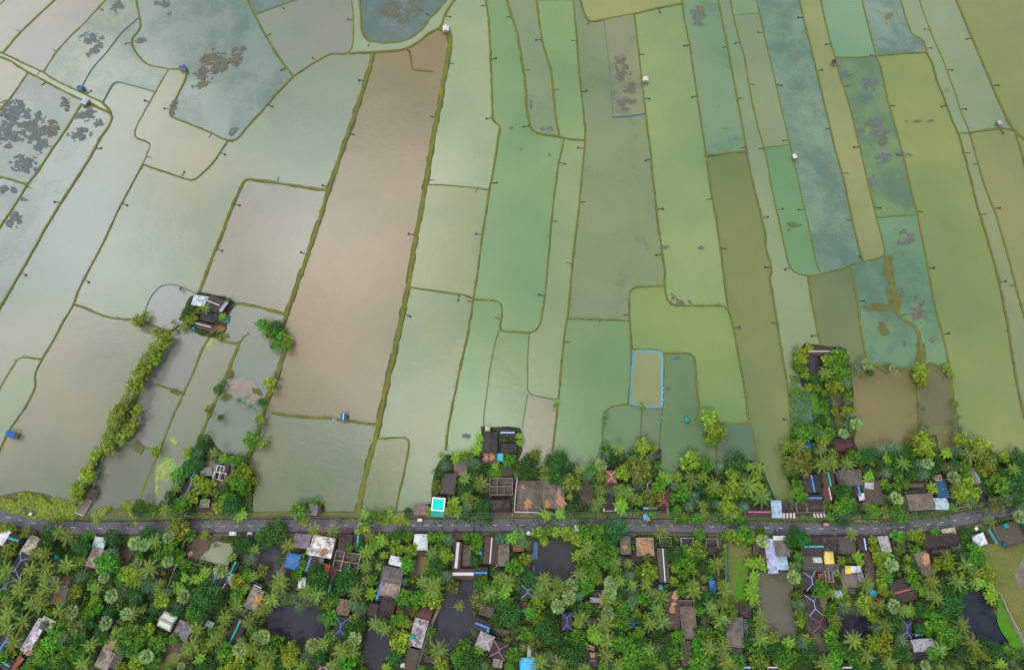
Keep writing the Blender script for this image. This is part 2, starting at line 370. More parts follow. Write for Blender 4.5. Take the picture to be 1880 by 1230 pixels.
NETC = {'b': (.03, .17, .36), 't': (.08, .26, .27), 'd': (.2, .27, .3), 'B': (.02, .35, .62)}
XL, XR, YT = -150, 2030, -120
lines = []
for ln in LINES.split('\n'):
    hd, body = ln.split('|'); h = hd.split(); p = pts(body)
    def ext(a, b):                      # carry a line on past the surveyed area
        dx, dy = b[0]-a[0], b[1]-a[1]; best = None
        for lim, ax in ((XL-9, 0), (XR+9, 0), (YT-9, 1)):
            v = (dx, dy)[ax]
            if v and (lim-b[ax])/v > 0:
                t = (lim-b[ax])/v
                if best is None or t < best: best = t
        return (b[0]+dx*best, b[1]+dy*best)
    if h[0] != 'V' and (len(h) < 3 or h[2] != 'q'):
        a, b = p[-1], p[-2]
        if a[1] < 3 or a[0] < 2 or a[0] > 1878: p.append(ext(b, a))
        a, b = p[0], p[1]
        if a[1] < 3 or a[0] < 2 or a[0] > 1878: p.insert(0, ext(b, a))
    lines.append([h[0], float(h[1]), h[2] if len(h) > 2 else '', p])
lines.append(['V', 1, '', [(XL, 1000), (XL, YT), (XR, YT), (XR, 1000)]])
def seg_near(p, a, b):
    dx, dy = b[0]-a[0], b[1]-a[1]; q = dx*dx+dy*dy
    t = 0 if q == 0 else max(0, min(1, ((p[0]-a[0])*dx+(p[1]-a[1])*dy)/q))
    c = (a[0]+dx*t, a[1]+dy*t); return math.hypot(c[0]-p[0], c[1]-p[1]), c
SNAP = []
for i, ln in enumerate(lines):          # close the gaps at T junctions
    if ln[0] == 'x' or i == len(lines)-1: continue
    for e in (0, -1):
        p = ln[3][e]; best = (9, None)
        for j, o in enumerate(lines):
            if j == i or o[0] == 'x': continue
            for a, b in zip(o[3], o[3][1:]):
                d_, c = seg_near(p, a, b)
                if d_ < best[0]: best = (d_, c)
        if best[1]:
            q = best[1]; r = ln[3][1 if e == 0 else -2]; dl = math.hypot(q[0]-r[0], q[1]-r[1]) or 1
            ln[3][e] = q; SNAP.append(q)
        elif p[1] > 590 and p[1] < 950 and ln[0] != 'V' and 2 < p[0] < 1878:
            lines.append(['V', 1, '', [p, (p[0], 954)]])
        elif p[1] > 590 and ln[0] != 'V' and 2 < p[0] < 1878: pass
segs = []
for ln in lines:
    if ln[0] == 'x': continue
    for a, b in zip(ln[3], ln[3][1:]): segs.append((a, b))
cuts = [[0., 1.] for _ in segs]
for i in range(len(segs)):
    (ax, ay), (bx, by) = segs[i]; x0, x1 = min(ax, bx), max(ax, bx); y0, y1 = min(ay, by), max(ay, by)
    for j in range(i+1, len(segs)):
        (cx, cy), (dx, dy) = segs[j]
        if min(cx, dx) > x1 or max(cx, dx) < x0 or min(cy, dy) > y1 or max(cy, dy) < y0: continue
        den = (bx-ax)*(dy-cy)-(by-ay)*(dx-cx)
        if abs(den) < 1e-9: continue
        t = ((cx-ax)*(dy-cy)-(cy-ay)*(dx-cx))/den; u = ((cx-ax)*(by-ay)-(cy-ay)*(bx-ax))/den
        if -1e-6 <= t <= 1+1e-6 and -1e-6 <= u <= 1+1e-6: cuts[i].append(t); cuts[j].append(u)
for q in SNAP:
    for i, (a, b) in enumerate(segs):
        if min(a[0], b[0])-1 > q[0] or max(a[0], b[0])+1 < q[0] or min(a[1], b[1])-1 > q[1] or max(a[1], b[1])+1 < q[1]: continue
        d_, c = seg_near(q, a, b)
        if d_ < .6: cuts[i].append(math.hypot(c[0]-a[0], c[1]-a[1])/(math.hypot(b[0]-a[0], b[1]-a[1]) or 1))
nodes = {}; npos = []
def node(p):
    k = (round(p[0]), round(p[1])); best = (.85, None)
    for dx in (0, -1, 1):
        for dy in (0, -1, 1):
            for q in nodes.get((k[0]+dx, k[1]+dy), ()):
                d_ = math.hypot(npos[q][0]-p[0], npos[q][1]-p[1])
                if d_ < best[0]: best = (d_, q)
    if best[1] is not None: return best[1]
    nodes.setdefault(k, []).append(len(npos)); npos.append(p); return len(npos)-1
adj = {}
for (a, b), cs in zip(segs, cuts):
    cs = sorted(max(0, min(1, c)) for c in cs); prev = None
    for c in cs:
        q = node((a[0]+(b[0]-a[0])*c, a[1]+(b[1]-a[1])*c))
        if prev is not None and prev != q: adj.setdefault(prev, set()).add(q); adj.setdefault(q, set()).add(prev)
        prev = q
ch = True
while ch:                               # drop open ends
    ch = False
    for k in list(adj):
        if len(adj[k]) == 1:
            o = adj[k].pop(); adj[o].discard(k); del adj[k]; ch = True
        elif len(adj[k]) == 0: del adj[k]
order = {k: sorted(v, key=lambda q: math.atan2(npos[q][1]-npos[k][1], npos[q][0]-npos[k][0])) for k, v in adj.items()}
seen = set(); faces = []
for k in order:
    for q in order[k]:
        if (k, q) in seen: continue
        loop = []; a, b = k, q
        while (a, b) not in seen:
            seen.add((a, b)); loop.append(a); nb = order[b]; i = nb.index(a); a, b = b, nb[(i-1) % len(nb)]
        poly = [npos[i] for i in loop]
        ar = sum(p[0]*q[1]-q[0]*p[1] for p, q in zip(poly, poly[1:]+poly[:1]))/2
        faces.append((ar, poly))
big_ = max(faces, key=lambda f: abs(f[0])); sg = -1 if big_[0] > 0 else 1
faces = [(abs(a), p) for a, p in faces if a*sg > 40]
SEEDS = '''20,40 b2b6ab 0;90,60 b1aeaa 0;150,60 a9b5a5 .5;215,110 a2b2a8 .62;50,220 a6aca9 .75;10,125 b6b6a2 0;10,370 aeb5b4 .5;40,400 a8b3aa .3;100,350 a8b3aa .1;180,300 a9b3a8 0;25,108 b2bfa8 0
150,230 a7aca9 .5;235,190 acb5a8 0;315,160 b2b6a2 0;300,230 b3b5a6 0;400,130 a0b2ac .5;340,60 a6b6a6 .1;560,60 aaaea4 0;500,8 8fa3a8 .75;652,20 b2bfa8 0;860,20 b0bfa0 0;740,40 7f919a .75;500,250 aab39f 0;250,430 b1b4a8 0;490,420 aeaa9e 0;250,200 b1b4a8 0
700,400 a39276 0;780,85 a39276 0;850,150 a2ac84 0;840,440 a5ad88 0;935,170 8cab80 .05;950,400 8da780 .05;985,130 94a487 .12;1030,100 94ae80 0;1045,320 9aad86 0;1000,690 9cae8a 0;1110,350 8a9a7a .22;1140,150 92997f .35;1120,10 a8aa78 0;1220,250 97ad7d 0;1310,130 8ea88a .25
1340,420 808b5c 0;1355,170 98a98a 0;1375,10 96ae8c 0;1400,140 9ca787 0;1412,400 8ea474 0;1420,350 78a279 0;1440,60 8ca694 .55;1490,250 7f9f90 .5;1520,200 a0a676 0;1560,50 86aa92 0;1640,50 88a29c .55;1600,220 7b9b6d .62;1645,430 7ca180 .5;1690,200 93a06a 0;1680,30 96a890 .05;1715,20 98a88c .05;1755,180 82a07a .3;1800,350 95a07e .05;1790,100 a2a680 0;1860,100 959b6a 0;1850,320 949a6c 0;1877,240 949a6c 0;1870,600 9aa176 0
1530,570 7b8462 0;1590,540 76987e .62;1590,640 76987e .1;1670,560 71a07e .32;1460,560 8aaa6b 0;1240,610 8ea56b 0;1100,660 82a075 0;1185,690 a2a47e 0;1245,720 6f8a68 0;1330,690 88a665 0;1395,720 839264 0;1130,780 72936d .05;1190,780 728b6e 0;1230,800 6e8a6a 0;1370,830 6a7f6e 0;890,600 88a87c 0;930,680 8aa676 0;990,790 a29e86 0;860,740 8ea981 0;800,620 9ca888 0;780,850 a0aa8c 0;700,870 989c79 0;540,860 9c9f88 0
100,760 a7a898 0;30,690 a5b5a0 0;20,640 a8b6a2 0;340,660 ababa8 0;295,750 a7ac9e 0;230,870 999990 0;370,690 afb1a0 0;430,770 a6aca2 0;460,680 a5aaa6 0;450,590 b2b0ac 0;310,560 b4b6b4 0;330,610 ababaa 0
1620,760 857b56 0;1720,720 7b6f57 0;1735,805 7e7659 0;1470,760 3f6e5a 0;1800,500 91a06a 0'''
seeds = []
for tok in SEEDS.replace('\n', ';').split(';'):
    a, h, wd = tok.split(); x, y = a.split(','); seeds.append((float(x), float(y), h, float(wd)))
KW = 0.69                                  # silt albedo per displayed value
faces.sort(key=lambda f: -f[0]); PONDS = []
for i, (ar, poly) in enumerate(faces):
    ins = [s_ for s_ in seeds if inside(s_, poly)]
    if not ins:
        cx = sum(p[0] for p in poly)/len(poly); cy = sum(p[1] for p in poly)/len(poly)
        ins = [min(seeds, key=lambda s_: (s_[0]-cx)**2+(s_[1]-cy)**2)]
    s_ = ins[0]; kx = KW*(.80+.16*min(1, max(0, (s_[0]-450)/500))); c = hexlin(s_[2], kx); av = hexlin('93a27e', kx); c = [u*.8+v*.2 for u, v in zip(c, av)]
    g = (c[0]+c[1]+c[2])/3; c = [max(0.01, g+(v-g)*1.22) for v in c]
    z = .004+.004*i
    vs = [tuple(G(x, y)+Vector((0, 0, z))) for x, y in poly]
    me = D.meshes.new('pond_water')
    tess = geometry.tessellate_polygon([[Vector((v[0], v[1], 0)) for v in vs]])
    me.from_pydata(vs, [], tess); me.materials.append(MW); me.update()
    struct(link('pond_water', me, None, (*c, s_[3]))); PONDS.append(poly)
# wide sheets: open water to the north, land to the south
S_ = 9000
me = D.meshes.new('water'); me.from_pydata([(-S_, -300, -.06), (S_, -300, -.06), (S_, S_, -.06), (-S_, S_, -.06)], [], [(0, 1, 2, 3)]); me.materials.append(MW)
struct(link('water', me, None, (.30, .34, .2, .15)))
me = D.meshes.new('ground'); me.from_pydata([(-S_, -S_, -.5), (S_, -S_, -.5), (S_, S_, -.5), (-S_, S_, -.5)], [], [(0, 1, 2, 3)]); me.materials.append(MSOIL)
struct(link('ground', me))
# embankments
def resample(p, step):
    out = [p[0]]; 
    for a, b in zip(p, p[1:]):
        d_ = (b-a).length; k = max(1, int(d_/step))
        for i in range(1, k+1): out.append(a.lerp(b, i/k))
    return out
def smooth(p, it=2):
    for _ in range(it):
        q = [p[0]]
        for i in range(1, len(p)-1): q.append(p[i]*.5+(p[i-1]+p[i+1])*.25)
        q.append(p[-1]); p = q
    return p
def sides(p):
    out = []
    for i in range(len(p)):
        t = (p[min(i+1, len(p)-1)]-p[max(i-1, 0)]); t.z = 0; t.normalize(); out.append(Vector((-t.y, t.x, 0)))
    return out
def ribbon(P_, hw, prof, seed=0, jit=.25):
    """prof: (offset share, height, tone)"""
    m = MB(); sd = sides(P_); rows = []
    for i, (p, s_) in enumerate(zip(P_, sd)):
        row = []
        for off, z, tn in prof:
            a = noise.noise(Vector((p.x*.3, p.y*.22, seed+off*3)))+.6*noise.noise(Vector((p.x*.7, p.y*.7, seed+off*3)))
            o_ = off*hw*(1+jit*a*1.6) if off else hw*.15*a
            row.append(p+s_*o_+Vector((0, 0, z+.06*a*(z > 0))))
        rows.append(row)
    k = len(prof)
    for r in rows: m.v += [tuple(v) for v in r]
    for i in range(len(rows)-1):
        for j in range(k-1):
            a = i*k+j; m.f.append((a, a+k, a+k+1, a+1)); m.t.append(prof[j][2] if prof[j][2] < prof[j+1][2] else prof[j+1][2])
    return m
DK = []                                # kept for the traps and weeds
FENCELAB = ['long dark blue net fence running between two blue roofed huts', 'teal net fence stepping round the corner beside the dark hut', 'faint grey net fence along the left side of the weedy strip pond', 'short blue net fence closing the lower end of the weedy strip pond', 'bright blue net fence between the dark teal pond and green garden', 'curved dark blue net fence around the pond left of the island house']
STICKLAB = ['stick fence running down from the palm topped corner of the blue lined pond', 'stick fence to the right of the pond with the blue liner', 'stick fence stepping across towards the brown pond by the village', 'short slanting stick fence left of the small brown pond', 'long grey stick fence running down to the white box by the black roofed house']
fi = si = 0
for i, (k, wd, nc, p) in enumerate(lines):
    if k == 'V': continue
    mid = p[len(p)//2]; W_ = [G(x, y) for x, y in p]
    P_ = smooth(resample(W_, 2.2), 1)
    hw = wd*.5*mpp(*mid)*(.74 if wd < 7 else .82)
    if k in 'Dx':
        hw = max(hw, .38); h = min(.75, .32+hw*.16)
        hh = h+random.uniform(0, .05)
        prof = [(-1.7, -.3, 0.), (-1.2, .06, 0.1), (-.82, hh*.8, 1.), (-.3, hh, 1.), (0, hh*.93, 1.), (.3, hh, 1.), (.82, hh*.8, 1.), (1.2, .06, .1), (1.7, -.3, 0.)]
        o = ribbon(P_, hw, prof, i*7.3, .42).build('embankment', MDK); struct(o); DK.append((P_, hw, p, k))
    elif k == 'N':
        m = MB(); sd = sides(P_)
        for a, b, sa, sb in zip(P_, P_[1:], sd, sd[1:]):
            up = Vector((0, 0, .75)); w1, w2 = sa*.34, sb*.34
            m.quad(a-w1-Vector((0, 0, .2)), b-w2-Vector((0, 0, .2)), b+up, a+up); m.quad(b+w2-Vector((0, 0, .2)), a+w1-Vector((0, 0, .2)), a+up, b+up)
        e = empty('net_fence', (0, 0, 0)); tag(e, FENCELAB[fi % 6], 'net fence'); fi += 1
        m.build('net', MTARP, e, NETC[nc]); q = MB(); q.bar((0, 0, -.6), (0, 0, 1.0), .09); pm = q.mesh('post', MBARK)
        for a in P_[::3]: link('post', pm, e).location = a
    elif k == 'S':
        e = empty('stick_fence', (0, 0, 0)); tag(e, STICKLAB[si % 5], 'stick fence'); si += 1
        m = MB(); q = MB()
        for a, b in zip(P_, P_[1:]):
            for t in (0, .2, .4, .6, .8):
                c = a.lerp(b, t); d_ = Vector((random.uniform(-.25, .25), random.uniform(-.25, .25), 0))
                m.bar(c+d_*1.5-Vector((0, 0, .5)), c-d_+Vector((0, 0, random.uniform(.4, .9))), .14)
        for a, b in zip(P_, P_[1:]): q.bar(a+Vector((0, 0, .35)), b+Vector((0, 0, .35)), .3, .25)
        m.build('sticks', MBARK, e); q.build('brushwood', MTHATCH, e, (.14, .135, .12))
# reed-covered wide bits of bank, silt bank
def blobpoly(cx, cy, rx, ry, ang, seed, k=26, rough=.28):
    out = []
    for i in range(k):
        a = 2*math.pi*i/k; r = 1+rough*noise.noise(Vector((math.cos(a)*1.7, math.sin(a)*1.7, seed)))*2+rough*.5*noise.noise(Vector((math.cos(a)*5, math.sin(a)*5, seed)))
        x, y = rx*r*math.cos(a), ry*r*math.sin(a); out.append((cx+x*math.cos(ang)-y*math.sin(ang), cy+x*math.sin(ang)+y*math.cos(ang)))
    return out
def sheet(name, polys, mat, z, kind='structure', color=None, wall=0):
    m = MB()
    for poly in polys:
        vs = [G(x, y) for x, y in poly]; k = len(m.v)
        zz = z+.005*polys.index(poly); m.v += [(v.x, v.y, zz) for v in vs]
        for f in geometry.tessellate_polygon([[Vector((v.x, v.y, 0)) for v in vs]]): m.f.append(tuple(k+i for i in f)); m.t.append(None)
    o = m.build(name, mat, None, color); o['kind'] = kind; return o
def blobs(tile, spec, seed): 
    out = []
    for i, (x, y, rx, ry, a) in enumerate(spec):
        s_ = TL[tile][2]; px, py = T(tile, x, y); out.append(blobpoly(px, py, rx/s_, ry/s_, R(a), seed+i*3.1))
    return out
sheet('reeds', blobs('h', [(885, 745, 38, 75, 5), (905, 900, 32, 100, 4), (830, 1015, 115, 28, 2), (850, 1170, 30, 55, -30), (215, 438, 50, 18, 0), (935, 980, 45, 60, 0)], 3) + blobs('l', [(1110, 200, 32, 110, 0), (1180, 285, 60, 26, 0), (900, 300, 100, 22, 0)], 9), PM['olive'], .42, 'stuff')
sheet('silt_bank', blobs('i', [(1710, 430, 105, 70, 5), (1790, 500, 60, 50, 0), (1640, 440, 50, 60, 0)], 5), PM['sand'], .32)
sheet('earth_bank', blobs('i', [(1600, 500, 38, 20, -20), (1620, 335, 32, 30, 0), (1815, 460, 42, 18, 30), (1250, 460, 50, 20, 20), (985, 850, 36, 40, 0), (1560, 60, 60, 20, 0)], 15), PM['olive'], .5)
# floating algae: speckled mats (counted by nobody)
def algae(name, col, areas, seed, dens=1.0):
    rnd = random.Random(seed); m = MB()
    for tile, x, y, rx, ry, ang in areas:
        s_ = TL[tile][2]; cx, cy = T(tile, x, y); rx /= s_; ry /= s_; n_ = int(rx*ry*3.6*dens)+8; ca, sa = math.cos(R(ang)), math.sin(R(ang))
        for _ in range(n_):
            r = math.sqrt(rnd.random()); a = rnd.random()*6.283; u, v = r*math.cos(a)*rx, r*math.sin(a)*ry
            px, py = cx+u*ca-v*sa, cy+u*sa+v*ca
            if noise.noise(Vector((px*.09, py*.12, seed)))+.8*noise.noise(Vector((px*.35, py*.45, seed)))-.5*(r-.55) < .06: continue
            c = G(px, py); rr = rnd.uniform(.16, .55)*(1.25-.5*r)*(1 if rnd.random() < .8 else 1.6); k = len(m.v); q = rnd.randint(5, 7); sx_ = rnd.uniform(.8, 1.7); z = .55*0+.26+rnd.random()*.01
            for i in range(q):
                b_ = 6.283*i/q; d_ = rr*rnd.uniform(.6, 1.25); m.v.append((c.x+d_*math.cos(b_)*sx_, c.y+d_*math.sin(b_), z))
            m.f.append(tuple(range(k, k+q))); m.t.append(None)
    o = m.build(name, MALG, None, col); o['kind'] = 'stuff'; return o
dark, brn, oli = (.145, .18, .17), (.16, .155, .115), (.19, .185, .09)
algae('algae', dark, [('a', 640, 270, 90, 50, 0), ('a', 680, 340, 40, 90, 45), ('a', 750, 500, 120, 40, -35), ('a', 940, 510, 90, 75, 0), ('a', 820, 430, 60, 30, 30), ('a', 730, 640, 60, 30, -20), ('a', 860, 350, 30, 40, 0), ('a', 830, 50, 50, 60, 20), ('a', 100, 800, 120, 100, 20), ('a', 230, 900, 120, 130, 0), ('a', 60, 960, 90, 90, 0), ('a', 180, 1160, 110, 70, 0), ('a', 290, 1010, 50, 90, 20), ('a', 600, 820, 90, 40, -20), ('a', 560, 950, 90, 45, -10), ('a', 690, 870, 40, 35, 0), ('a', 990, 285, 40, 20, 0), ('a', 1200, 95, 22, 18, 0), ('a', 1650, 930, 40, 30, 0), ('a', 1230, 760, 30, 60, 20), ('e', 100, 400, 60, 60, 0), ('e', 170, 255, 25, 25, 0), ('a', 1150, 30, 60, 30, 0), ('e', 60, 190, 60, 40, 0),
    ('h', 775, 130, 30, 50, 20), ('d', 590, 530, 45, 35, 0), ('d', 750, 600, 60, 60, 45), ('d', 730, 690, 50, 40, 0), ('d', 790, 880, 60, 70, 60), ('d', 830, 940, 70, 30, 20), ('d', 690, 930, 30, 20, 0), ('d', 745, 1020, 25, 18, 0), ('d', 850, 1120, 70, 50, -30), ('d', 1000, 1090, 60, 20, 0), ('c', 250, 915, 50, 22, 0), ('c', 135, 740, 10, 60, 0), ('c', 1310, 110, 60, 40, 20), ('c', 1310, 170, 50, 15, 0), ('h', 980, 900, 30, 30, 0), ('h', 1000, 560, 60, 30, -20), ('j', 1480, 770, 40, 20, -20), ('b', 1600, 298, 10, 8, 0), ('b', 1800, 905, 24, 8, 15), ('c', 75, 1060, 12, 22, 0), ('c', 265, 1080, 8, 20, 0), ('k', 965, 620, 20, 12, 0), ('k', 1160, 220, 30, 15, 0)], 11)
algae('algae', brn, [('a', 1480, 410, 80, 60, -40), ('a', 1560, 450, 90, 55, -45), ('a', 1660, 420, 50, 70, 30), ('a', 1450, 520, 80, 50, 0), ('a', 1690, 350, 50, 22, 0), ('a', 460, 740, 40, 60, 0), ('a', 360, 910, 60, 60, 0), ('b', 960, 60, 90, 70, 0), ('b', 1120, 40, 70, 90, 20), ('b', 1040, 140, 40, 50, 0), ('c', 765, 450, 55, 60, 0), ('c', 780, 520, 70, 60, 0), ('c', 830, 620, 50, 60, 0), ('c', 790, 740, 55, 60, 0), ('c', 850, 710, 30, 25, 0), ('c', 780, 400, 14, 30, 0), ('d', 850, 1010, 30, 50, 0), ('d', 870, 940, 30, 20, 0), ('h', 1040, 530, 36, 35, 0), ('h', 980, 483, 36, 18, 0), ('h', 1100, 1070, 80, 50, 30), ('h', 1125, 995, 24, 30, 0), ('h', 1085, 950, 20, 18, 0), ('g', 1340, 600, 30, 10, 0), ('g', 1080, 590, 25, 12, 0), ('g', 1130, 950, 20, 28, 0), ('g', 1200, 985, 80, 14, 0), ('c', 1505, 910, 26, 14, 0), ('c', 1360, 455, 10, 7, 0), ('d', 1110, 858, 105, 8, -2), ('k', 1105, 440, 20, 25, 0), ('d', 1300, 635, 25, 22, 0), ('d', 745, 875, 25, 15, 0), ('l', 1200, 90, 24, 20, 0), ('l', 1000, 120, 14, 20, 0), ('h', 175, 475, 20, 10, 0), ('l', 150, 655, 26, 10, 0), ('c', 1450, 752, 12, 5, 30)], 23, 1.15)
algae('algae', oli, [('a', 1420, 600, 70, 30, -10), ('c', 840, 655, 18, 25, 0), ('c', 800, 720, 30, 12, 30), ('d', 895, 130, 30, 40, 20), ('d', 860, 170, 30, 12, 0), ('c', 1330, 70, 40, 30, 60), ('b', 950, 120, 30, 20, 0), ('a', 370, 900, 40, 50, 0)], 31)
algae('duckweed', (.33, .44, .12), [('i', 1110, 1060, 30, 140, 15), ('i', 1180, 1000, 60, 90, 20), ('i', 1080, 1150, 40, 80, 10), ('i', 1240, 800, 40, 30, 0), ('i', 1495, 100, 16, 50, 30), ('n', 880, 25, 10, 14, 0), ('n', 790, 78, 12, 5, 0)], 41, .8)
# ---------------------------------------------------------------- land of the villages, road
SOUTH_PONDS = {  # outline, colour, phrase
 'p1': ('m 1390,450 1440,380 1500,300 1640,330 1650,400 1610,500 1480,480', 'a9aa90', 0), 'p2': ('n -40,350 70,345 190,360 180,420 150,560 80,610 -10,560 -60,440', '646266', 1),
 'p3': ('n 200,770 330,750 470,800 540,900 480,1000 370,1070 230,1050 80,960 60,850 130,780', '4c4e5c', 1), 'p4': ('n 760,940 900,940 970,1030 960,1120 860,1235 780,1230 740,1080', '4c4c5a', 1),
 'p5': ('n 1390,590 1590,590 1570,700 1540,830 1530,920 1510,1010 1420,1070 1370,1100 1240,1020 1260,900 1310,740 1360,650', '5a5764', 1),
 'p6': ('o 150,320 430,330 470,480 420,600 320,620 230,560 150,570 130,440', '555459', 1), 'p7': ('p -50,520 190,520 230,640 200,760 260,900 230,1010 100,1070 0,1010 -50,800', '6f6c59', 0),
 'p8': ('p 510,790 680,840 760,850 770,960 700,1010 560,1000 530,900', '34364c', 1), 'p9': ('p 1400,690 1530,650 1590,730 1660,860 1760,1040 1710,1100 1560,1070 1500,1000 1430,960 1420,850 1380,800', '323c4c', 1),
 'p10': ('m 1000,720 1120,730 1130,800 1050,860 985,790', '5c5d68', 1)}
ROADC = [(-400, 850), (-150, 905), (-60, 928), (16, 950), (39, 955.5), (62, 961), (86, 964), (112, 967), (134, 969), (159, 970), (183, 970), (234, 969.6), (283, 968.5), (360, 966.5), (480, 965), (636, 964.6), (800, 964.4), (961, 963.5), (1138, 964), (1239, 965), (1340, 967.5), (1417, 969.3), (1521, 971), (1573, 971.4), (1599, 971), (1650, 969), (1700, 964), (1751, 955.5), (1801, 945), (1849, 935), (1900, 925), (2030, 893), (2400, 800)]
RC = smooth(resample([G(x, y) for x, y in ROADC], 4), 4)
RS = sides(RC); HALF = 2.45
LZ = .62
def landmesh(name, outer, holes, z, mat, skirt=1.0):
    m = MB(); loops = [outer]+holes; k0 = 0
    flat = [v for lp in loops for v in lp]
    m.v += [(v.x, v.y, z) for v in flat]
    for f in geometry.tessellate_polygon([[Vector((v.x, v.y, 0)) for v in lp] for lp in loops]): m.f.append(f); m.t.append(None)
    base = 0
    for li, lp in enumerate(loops):
        n_ = len(lp); ar = sum(a.x*b.y-b.x*a.y for a, b in zip(lp, lp[1:]+lp[:1])); s_ = (1 if ar > 0 else -1)*(1 if li == 0 else -1)
        k = len(m.v)
        for i in range(n_):
            t = (lp[(i+1) % n_]-lp[i-1]); t.normalize(); o_ = Vector((t.y, -t.x, 0))*s_*skirt
            m.v.append((lp[i].x+o_.x, lp[i].y+o_.y, -.35))
        for i in range(n_):
            a, b = base+i, base+(i+1) % n_; m.f.append((a, b, k+(i+1) % n_, k+i)); m.t.append(None)
        base += n_
    o = m.build(name, mat); return struct(o)
def dense(poly, step=2.5, amp=.7, seed=0):
    W_ = [G(x, y) for x, y in poly]; W_.append(W_[0]); q = resample(W_, step)[:-1]
    return [Vector((p.x+amp*noise.noise(Vector((p.x*.25, p.y*.25, seed))), p.y+amp*noise.noise(Vector((p.x*.25, p.y*.25, seed+9))), 0)) for p in q]
EMB = 3.6
road_south = [p-s_*EMB for p, s_ in zip(RC, RS)]
holes = []
for i, (k, (o_, c, d_)) in enumerate(SOUTH_PONDS.items()):
    poly = pts(o_); SOUTH_PONDS[k] = (poly, c, d_); h = dense(poly, 2.5, .9, i); holes.append(h)
    me = D.meshes.new('dark_pond_water' if d_ else 'shallow_pond_water'); cx = sum(v.x for v in h)/len(h); cy = sum(v.y for v in h)/len(h)
    vs = [(cx+(v.x-cx)*1.04, cy+(v.y-cy)*1.04, .12) for v in h]
    me.from_pydata(vs, [], geometry.tessellate_polygon([[Vector((v[0], v[1], 0)) for v in vs]])); me.materials.append(MWD if d_ else MW)
    struct(link(me.name, me, None, (*hexlin(c, .5 if d_ else .75), .05)))
outer = [Vector((p.x, p.y, 0)) for p in road_south]+[Vector((1200, -900, 0)), Vector((-1200, -900, 0))]
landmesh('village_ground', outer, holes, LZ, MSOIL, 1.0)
# the road stands on its own low bank
def lane(name, offs, z, mat, i0=0, i1=None, kind='structure', prof=None):
    m = MB(); P_ = RC[i0:i1]; S2 = RS[i0:i1]; k = len(offs)
    for p, s_ in zip(P_, S2): m.v += [tuple(p+s_*o_+Vector((0, 0, zz))) for o_, zz in zip(offs, z)]
    for i in range(len(P_)-1):
        for j in range(k-1): a = i*k+j; m.f.append((a, a+k, a+k+1, a+1)); m.t.append(None)
    return struct(m.build(name, mat))
lane('road_bank', [-5.2, -3.4, 3.4, 5.4, 6.6], [.3, .86, .86, .5, -.4], PM['olive'])
lane('road_shoulder', [-3.3, 3.1], [.875, .875], PM['dark'])
lane('road', [-HALF, -.8, .8, HALF], [.895, .93, .93, .895], MRD)
# centre dashes
m = MB(); acc = 0; PER = 25.3*mpp(940, 965)
cum = [0]
for a, b in zip(RC, RC[1:]): cum.append(cum[-1]+(b-a).length)
def at(d_):
    for i in range(len(cum)-1):
        if cum[i+1] >= d_: 
            t = (d_-cum[i])/(cum[i+1]-cum[i]); return RC[i].lerp(RC[i+1], t), RS[i]
    return RC[-1], RS[-1]
x16 = min(range(len(RC)), key=lambda i: (RC[i]-G(16, 950)).length); d_ = cum[x16] % PER
while d_ < cum[-1]-3:
    p, s_ = at(d_-.95); q, s2 = at(d_+.95); z = Vector((0, 0, .936))
    if s_.length: m.quad(p-s_*.1+z, q-s2*.1+z, q+s2*.1+z, p+s_*.1+z)
    d_ += PER
MPAINT, n, l, b = newmat('road_paint', .7, .3); b.inputs['Base Color'].default_value = (.5, .5, .49, 1)
struct(m.build('road_markings', MPAINT))
LANDS = ['s 385,800 372,830 340,850 318,890 310,925 312,962 466,962 462,920 468,880 455,845 440,838 410,833 395,820',
 's 805,850 820,835 845,838 870,835 885,825 886,784 955,786 958,828 950,845 985,862 1018,848 1060,872 1098,852 1110,822 1145,828 1150,850 1165,825 1172,812 1212,826 1213,888 1237,890 1247,852 1300,858 1338,862 1347,838 1400,850 1404,880 1426,925 1450,940 1455,965 796,965 794,890',
 's 1458,965 1462,905 1443,870 1442,820 1460,798 1482,790 1491,770 1488,716 1476,714 1468,690 1460,650 1478,632 1552,640 1558,672 1562,690 1564,720 1571,780 1566,810 1578,832 1612,832 1660,826 1678,820 1690,797 1718,800 1722,832 1745,834 1768,812 1805,815 1830,838 1880,846 2030,828 2030,890 1880,935 1700,966',
 's 330,585 350,545 365,537 412,546 434,556 416,585 416,608 400,620 372,616 352,604',
 's 0,912 40,903 90,910 110,922 140,926 146,962 60,972 0,960 -150,915 -150,880', 's 172,962 176,938 195,933 220,933 228,922 262,922 300,934 312,962', 's 552,962 558,922 592,922 596,962', 's 690,962 693,943 745,943 755,962', 's 780,962 760,938 772,928 800,926 800,962', 's 466,962 470,948 552,950 552,962', 's 596,962 596,950 655,948 690,950 690,962']
LP = []
for i, s_ in enumerate(LANDS):
    poly = pts(s_); LP.append(poly)
    landmesh('village_ground', dense(poly, 2.5, .8, i+40), [], .58+.004*i, MSOIL if i not in (4, 5, 9, 10) else PM['olive'], .8)
